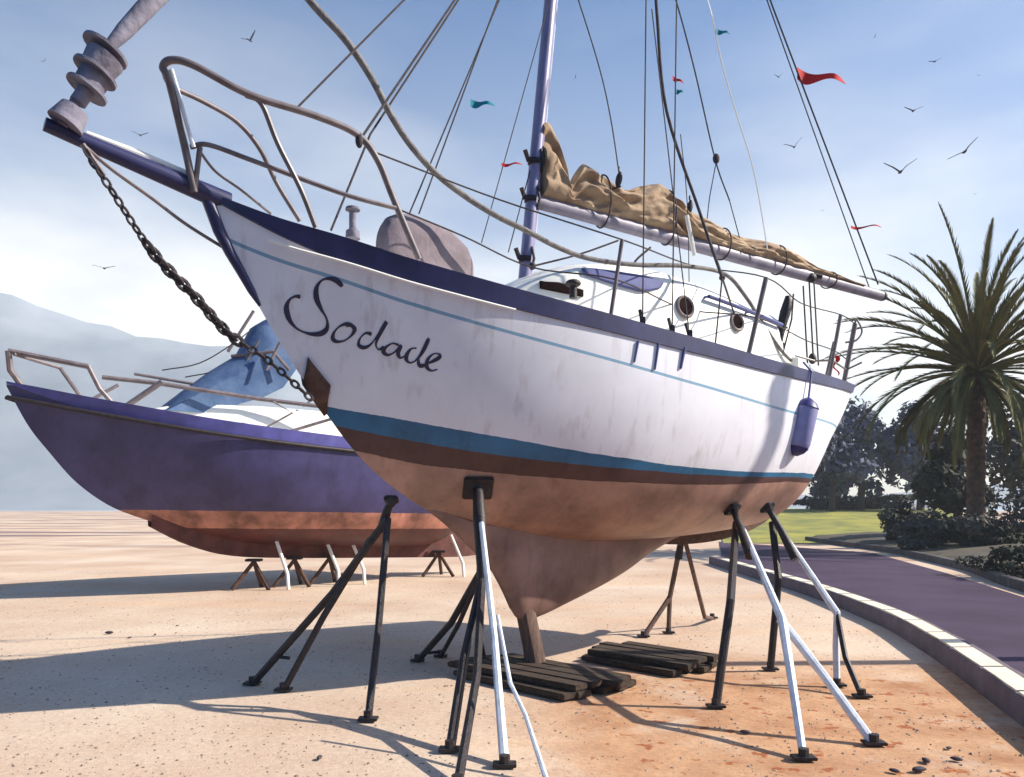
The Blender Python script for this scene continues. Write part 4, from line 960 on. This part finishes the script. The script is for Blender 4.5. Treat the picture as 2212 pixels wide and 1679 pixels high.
def frond(az, el0, L_, curve, wleaf=.62):
    n = 34; p = pt + Vector((0, 0, .1)); d = Vector((math.cos(az) * math.cos(el0), math.sin(az) * math.cos(el0), math.sin(el0))); pts = [p.copy()]; ds = [d.copy()]
    e = el0
    for i in range(n):
        e -= curve / n * (0.4 + 1.3 * i / n); d = Vector((math.cos(az) * math.cos(e), math.sin(az) * math.cos(e), math.sin(e))); p = p + d * L_ / n; pts.append(p.copy()); ds.append(d.copy())
    fr.tube(pts, [.045 * (1 - i / (n + 3)) + .006 for i in range(n + 1)], 5)
    for i in range(3, n + 1):
        f = i / n
        for sgn in (1, -1):
            for sub in (0, .5):
                q0 = pts[i].lerp(pts[i - 1], sub); dd = ds[i]; sidev = dd.cross(Vector((0, 0, 1)))
                if sidev.length < .05: sidev = Vector((-math.sin(az), math.cos(az), 0))
                sidev.normalize(); upv = sidev.cross(dd); ll_ = wleaf * (math.sin(math.pi * min(1, f * .92 + .06)) ** .55) * rnd.uniform(.8, 1.1)
                tipp = q0 + (sidev * sgn * .40 + dd * 1.15 + upv * (.28 + rnd.uniform(-.12, .12))).normalized() * ll_ - Vector((0, 0, .12 * ll_))
                wv = dd * .070; fr.add([q0 - wv, q0 + wv, tipp], [(0, 1, 2)])
spec_f = []
for k_ in range(92):
    az = k_ * 2.39996 + rnd.uniform(-.15, .15); u = (k_ + .5) / 92; el_ = R(82 - 118 * u + rnd.uniform(-6, 6)); frond(az, el_, rnd.uniform(4.4, 5.6) * (1 if u < .75 else .8), R(rnd.uniform(55, 95)) * (1 - .35 * abs(math.sin(el_))), .55)
for k_ in range(34):
    az = k_ * .9; frond(az * 1.3, R(20 + (k_ * 13) % 60), rnd.uniform(2.4, 3.4), R(30), .42)
    az = k_ * .9; frond(az, R(-30 + rnd.uniform(-15, 10)), rnd.uniform(2.2, 3.2), R(35), .45)
# the tall ones that stand clear of the crown
for az, e_, l_, cu in ((R(185), 84, 5.9, 18), (R(10), 80, 5.4, 30), (R(178), 52, 5.6, 48), (R(182), 40, 5.4, 52), (R(0), 66, 6.3, 36), (R(175), 22, 5.2, 40), (R(180), 8, 4.9, 30)): frond(az, R(e_), l_, R(cu), .50)
fr.build('crown', leafmat('palm_leaves', (.22, .19, .055), (.085, .08, .03)), palm, smooth=False, fix=False)

# added unseen post beyond the right edge, casting slanting shade on the yacht quarter
p0_, _n = hit(1683, 880); k_ = (9.25 - p0_.x) / sd.x; lp = p0_ + sd * k_
caster = thing('shade_caster', (lp.x, lp.y, 0), 'added unseen grey post beyond the right picture edge, casting shade on the yacht quarter', 'shade caster')
q = MB(); q.tube([Vector((lp.x, lp.y, 0)), Vector((lp.x, lp.y, .5)), Vector((lp.x, lp.y, .52)), Vector((lp.x, lp.y, lp.z))], [.18, .17, .125, .105], 18); q.build('post', M['boom'], caster)
q = MB(); q.tube([Vector((lp.x, lp.y, lp.z)), Vector((lp.x, lp.y, lp.z + .06))], [.14, .12], 16); q.ball(Vector((lp.x, lp.y, lp.z + .2)), .17, 16, 10); q.build('caster_globe', M['white'], caster)
# ------------------------------------------------------------------ birds and pebbles
def bird_mesh(fold, seed):
    q_ = MB(); q_.ball((0, 0, 0), (.26, .075, .07), 10, 7)
    q_.ball((.26, 0, .03), (.07, .05, .05), 8, 6); q_.add([(-.22, -.03, 0), (-.42, -.08, .01), (-.42, .08, .01), (-.22, .03, 0), (-.3, 0, .02)], [(0, 1, 4), (1, 2, 4), (2, 3, 4), (0, 4, 3)])
    for sg in (1, -1):
        a = [Vector((.12, sg * .03, .03)), Vector((.17, sg * .35, .03 + fold * .33)), Vector((.02, sg * .85, .03 + fold * .62))]; b = [Vector((-.12, sg * .03, .02)), Vector((-.05, sg * .35, .02 + fold * .31)), Vector((-.06, sg * .86, .03 + fold * .62))]
        up_ = Vector((0, 0, .012)); q_.add([p + up_ for p in a] + [p + up_ for p in b] + [p - up_ for p in a] + [p - up_ for p in b], [(0, 1, 4, 3), (1, 2, 5, 4), (6, 9, 10, 7), (7, 10, 11, 8), (0, 6, 7, 1), (1, 7, 8, 2), (3, 4, 10, 9), (4, 5, 11, 10), (2, 8, 11, 5)])
    return q_
src = [bird_mesh(f, i) for i, f in enumerate((.55, .9, .3))]
protos = []
birds = [(540, 88, 40, 38, 1, 20, 'bird above the yacht pulpit, highest on the left'), (96, 132, 14, 40, 0, 60, 'tiny bird at the far left beside the furled jib'), (303, 293, 34, 34, 0, 0, 'bird between the bowsprit drum and the pulpit'), (225, 580, 46, 44, 2, 0, 'faint wide winged bird low on the left under the bowsprit'),
    (1682, 167, 20, 42, 1, 15, 'small bird just left of the red flag'), (1890, 80, 14, 46, 0, 70, 'tiny folded bird high right of the red flag'), (2020, 133, 30, 44, 2, 20, 'bird with flat wings high at the right'), (2115, 163, 10, 55, 2, 0, 'tiniest distant bird near the right edge'),
    (1973, 240, 40, 36, 0, 0, 'dark bird in the middle of the right sky'), (1716, 318, 40, 38, 1, 25, 'bird right of the mast between mast and topping lift'), (1945, 372, 68, 30, 1, 5, 'largest bird, wings in a wide V above the palm'), (2084, 328, 70, 30, 2, 50, 'steeply banking bird above the palm crown'),
    (2108, 420, 12, 50, 0, 0, 'tiny bird just right of the tallest palm frond'), (1778, 455, 12, 52, 0, 30, 'tiny bird low above the boom'), (1243, 168, 16, 40, 0, 85, 'narrow bird just right of the mast')]
for i, (px, py, wpx, z, k_, roll, lab) in enumerate(birds):
    sc_ = wpx * z / F / 1.72
    if len(protos) < 3:
        pass
    me_key = 'bird_mesh_%d' % k_
    me = bpy.data.meshes.get(me_key)
    if me is None:
        me = bpy.data.meshes.new(me_key); me.from_pydata([v[:] for v in src[k_].v], [], src[k_].f); me.materials.append(M['bird'])
    o_ = bpy.data.objects.new('bird', me); C.objects.link(o_); o_.location = P(px, py, z); o_.scale = (sc_,) * 3
    o_.rotation_euler = (R(roll * .7) * (-1), R(-8), R(70 + (i * 37) % 40)); tag(o_, lab, 'bird', 'birds in the sky')
pb_ = [(236, 1368, .03, 'largest dark pebble on the sand at the left'), (280, 1378, .016, 'small dark pebble, second from the left on the sand'), (335, 1372, .016, 'small dark pebble on the left sand, third along'), (383, 1352, .012, 'tiny dark pebble, upper right of the left group'), (380, 1368, .01, 'tiny dark pebble, lower right of the left group'),
    (1932, 1667, .02, 'dark pebble, leftmost of the right foreground group'), (1985, 1665, .028, 'dark pebble, lowest of the right foreground group'), (2000, 1645, .024, 'slanted dark pebble, middle of the right foreground group'), (2067, 1642, .022, 'dark pebble, rightmost of the right foreground group'), (2050, 1617, .014, 'tiny dark pebble, topmost of the right foreground group'), (690, 1638, .018, 'lone dark pebble on the lower foreground sand'), (1610, 1583, .022, 'flat dark chip on the reddish earth in front of the stern stands')]
for i, (px, py, r, lab) in enumerate(pb_):
    f = G(px, py); q_ = MB(); q_.ball((f.x, f.y, r * .35), (r * 1.8, r, r * .6), 9, 6, Matrix.Rotation(i * 1.1, 3, 'Z'))
    for v in q_.v: v += Vector((noise.noise(v * 40), noise.noise(v * 40 + Vector((5, 0, 0))), 0)) * r * .3
    tag(q_.build('pebble', M['stone']), lab, 'pebble', 'dark pebbles scattered on the ground')

gv = MB(); rnd = random.Random(5)
for i in range(9000):
    y = 4.2 + rnd.random() ** 1.7 * 16; x = rnd.uniform(-.75 * y - 1, min(.35 * y + 1.6, 4.6))
    r = rnd.choice((.004, .005, .006, .008, .011)) * rnd.uniform(.7, 1.3); z0 = noise.noise(Vector((x * .4, y * .4, 0))) * .012 - .012
    a = rnd.uniform(0, 6.28); c = Vector((x, y, z0)); vs = [c + Vector((math.cos(a + k * 1.57) * r * rnd.uniform(.8, 1.5), math.sin(a + k * 1.57) * r * rnd.uniform(.8, 1.5), r * .15)) for k in range(4)] + [c + Vector((0, 0, r * rnd.uniform(.6, 1.0)))]
    gv.add(vs, [(0, 1, 4), (1, 2, 4), (2, 3, 4), (3, 0, 4)])
tag(gv.build('gravel', mat('gravel_stone', (.42, .34, .27), .95, .3, 1.5, col2=(.16, .12, .10)), smooth=False), 'fine loose gravel over the yard ground', None, None, 'stuff')
# ------------------------------------------------------------------ haze
hzb = MB(); hzb.box((0, 310, 79), (2000, 700, 160), bev=0)
hmx = bpy.data.materials.new('haze_air'); hmx.use_nodes = True; t = hmx.node_tree; t.nodes.clear()
o_ = t.nodes.new('ShaderNodeOutputMaterial'); v_ = t.nodes.new('ShaderNodeVolumePrincipled'); v_.inputs['Color'].default_value = (.86, .92, 1, 1); v_.inputs['Density'].default_value = .0008; v_.inputs['Anisotropy'].default_value = .1
t.links.new(v_.outputs[0], o_.inputs['Volume'])
tag(hzb.build('haze', hmx, smooth=False), kind='stuff')
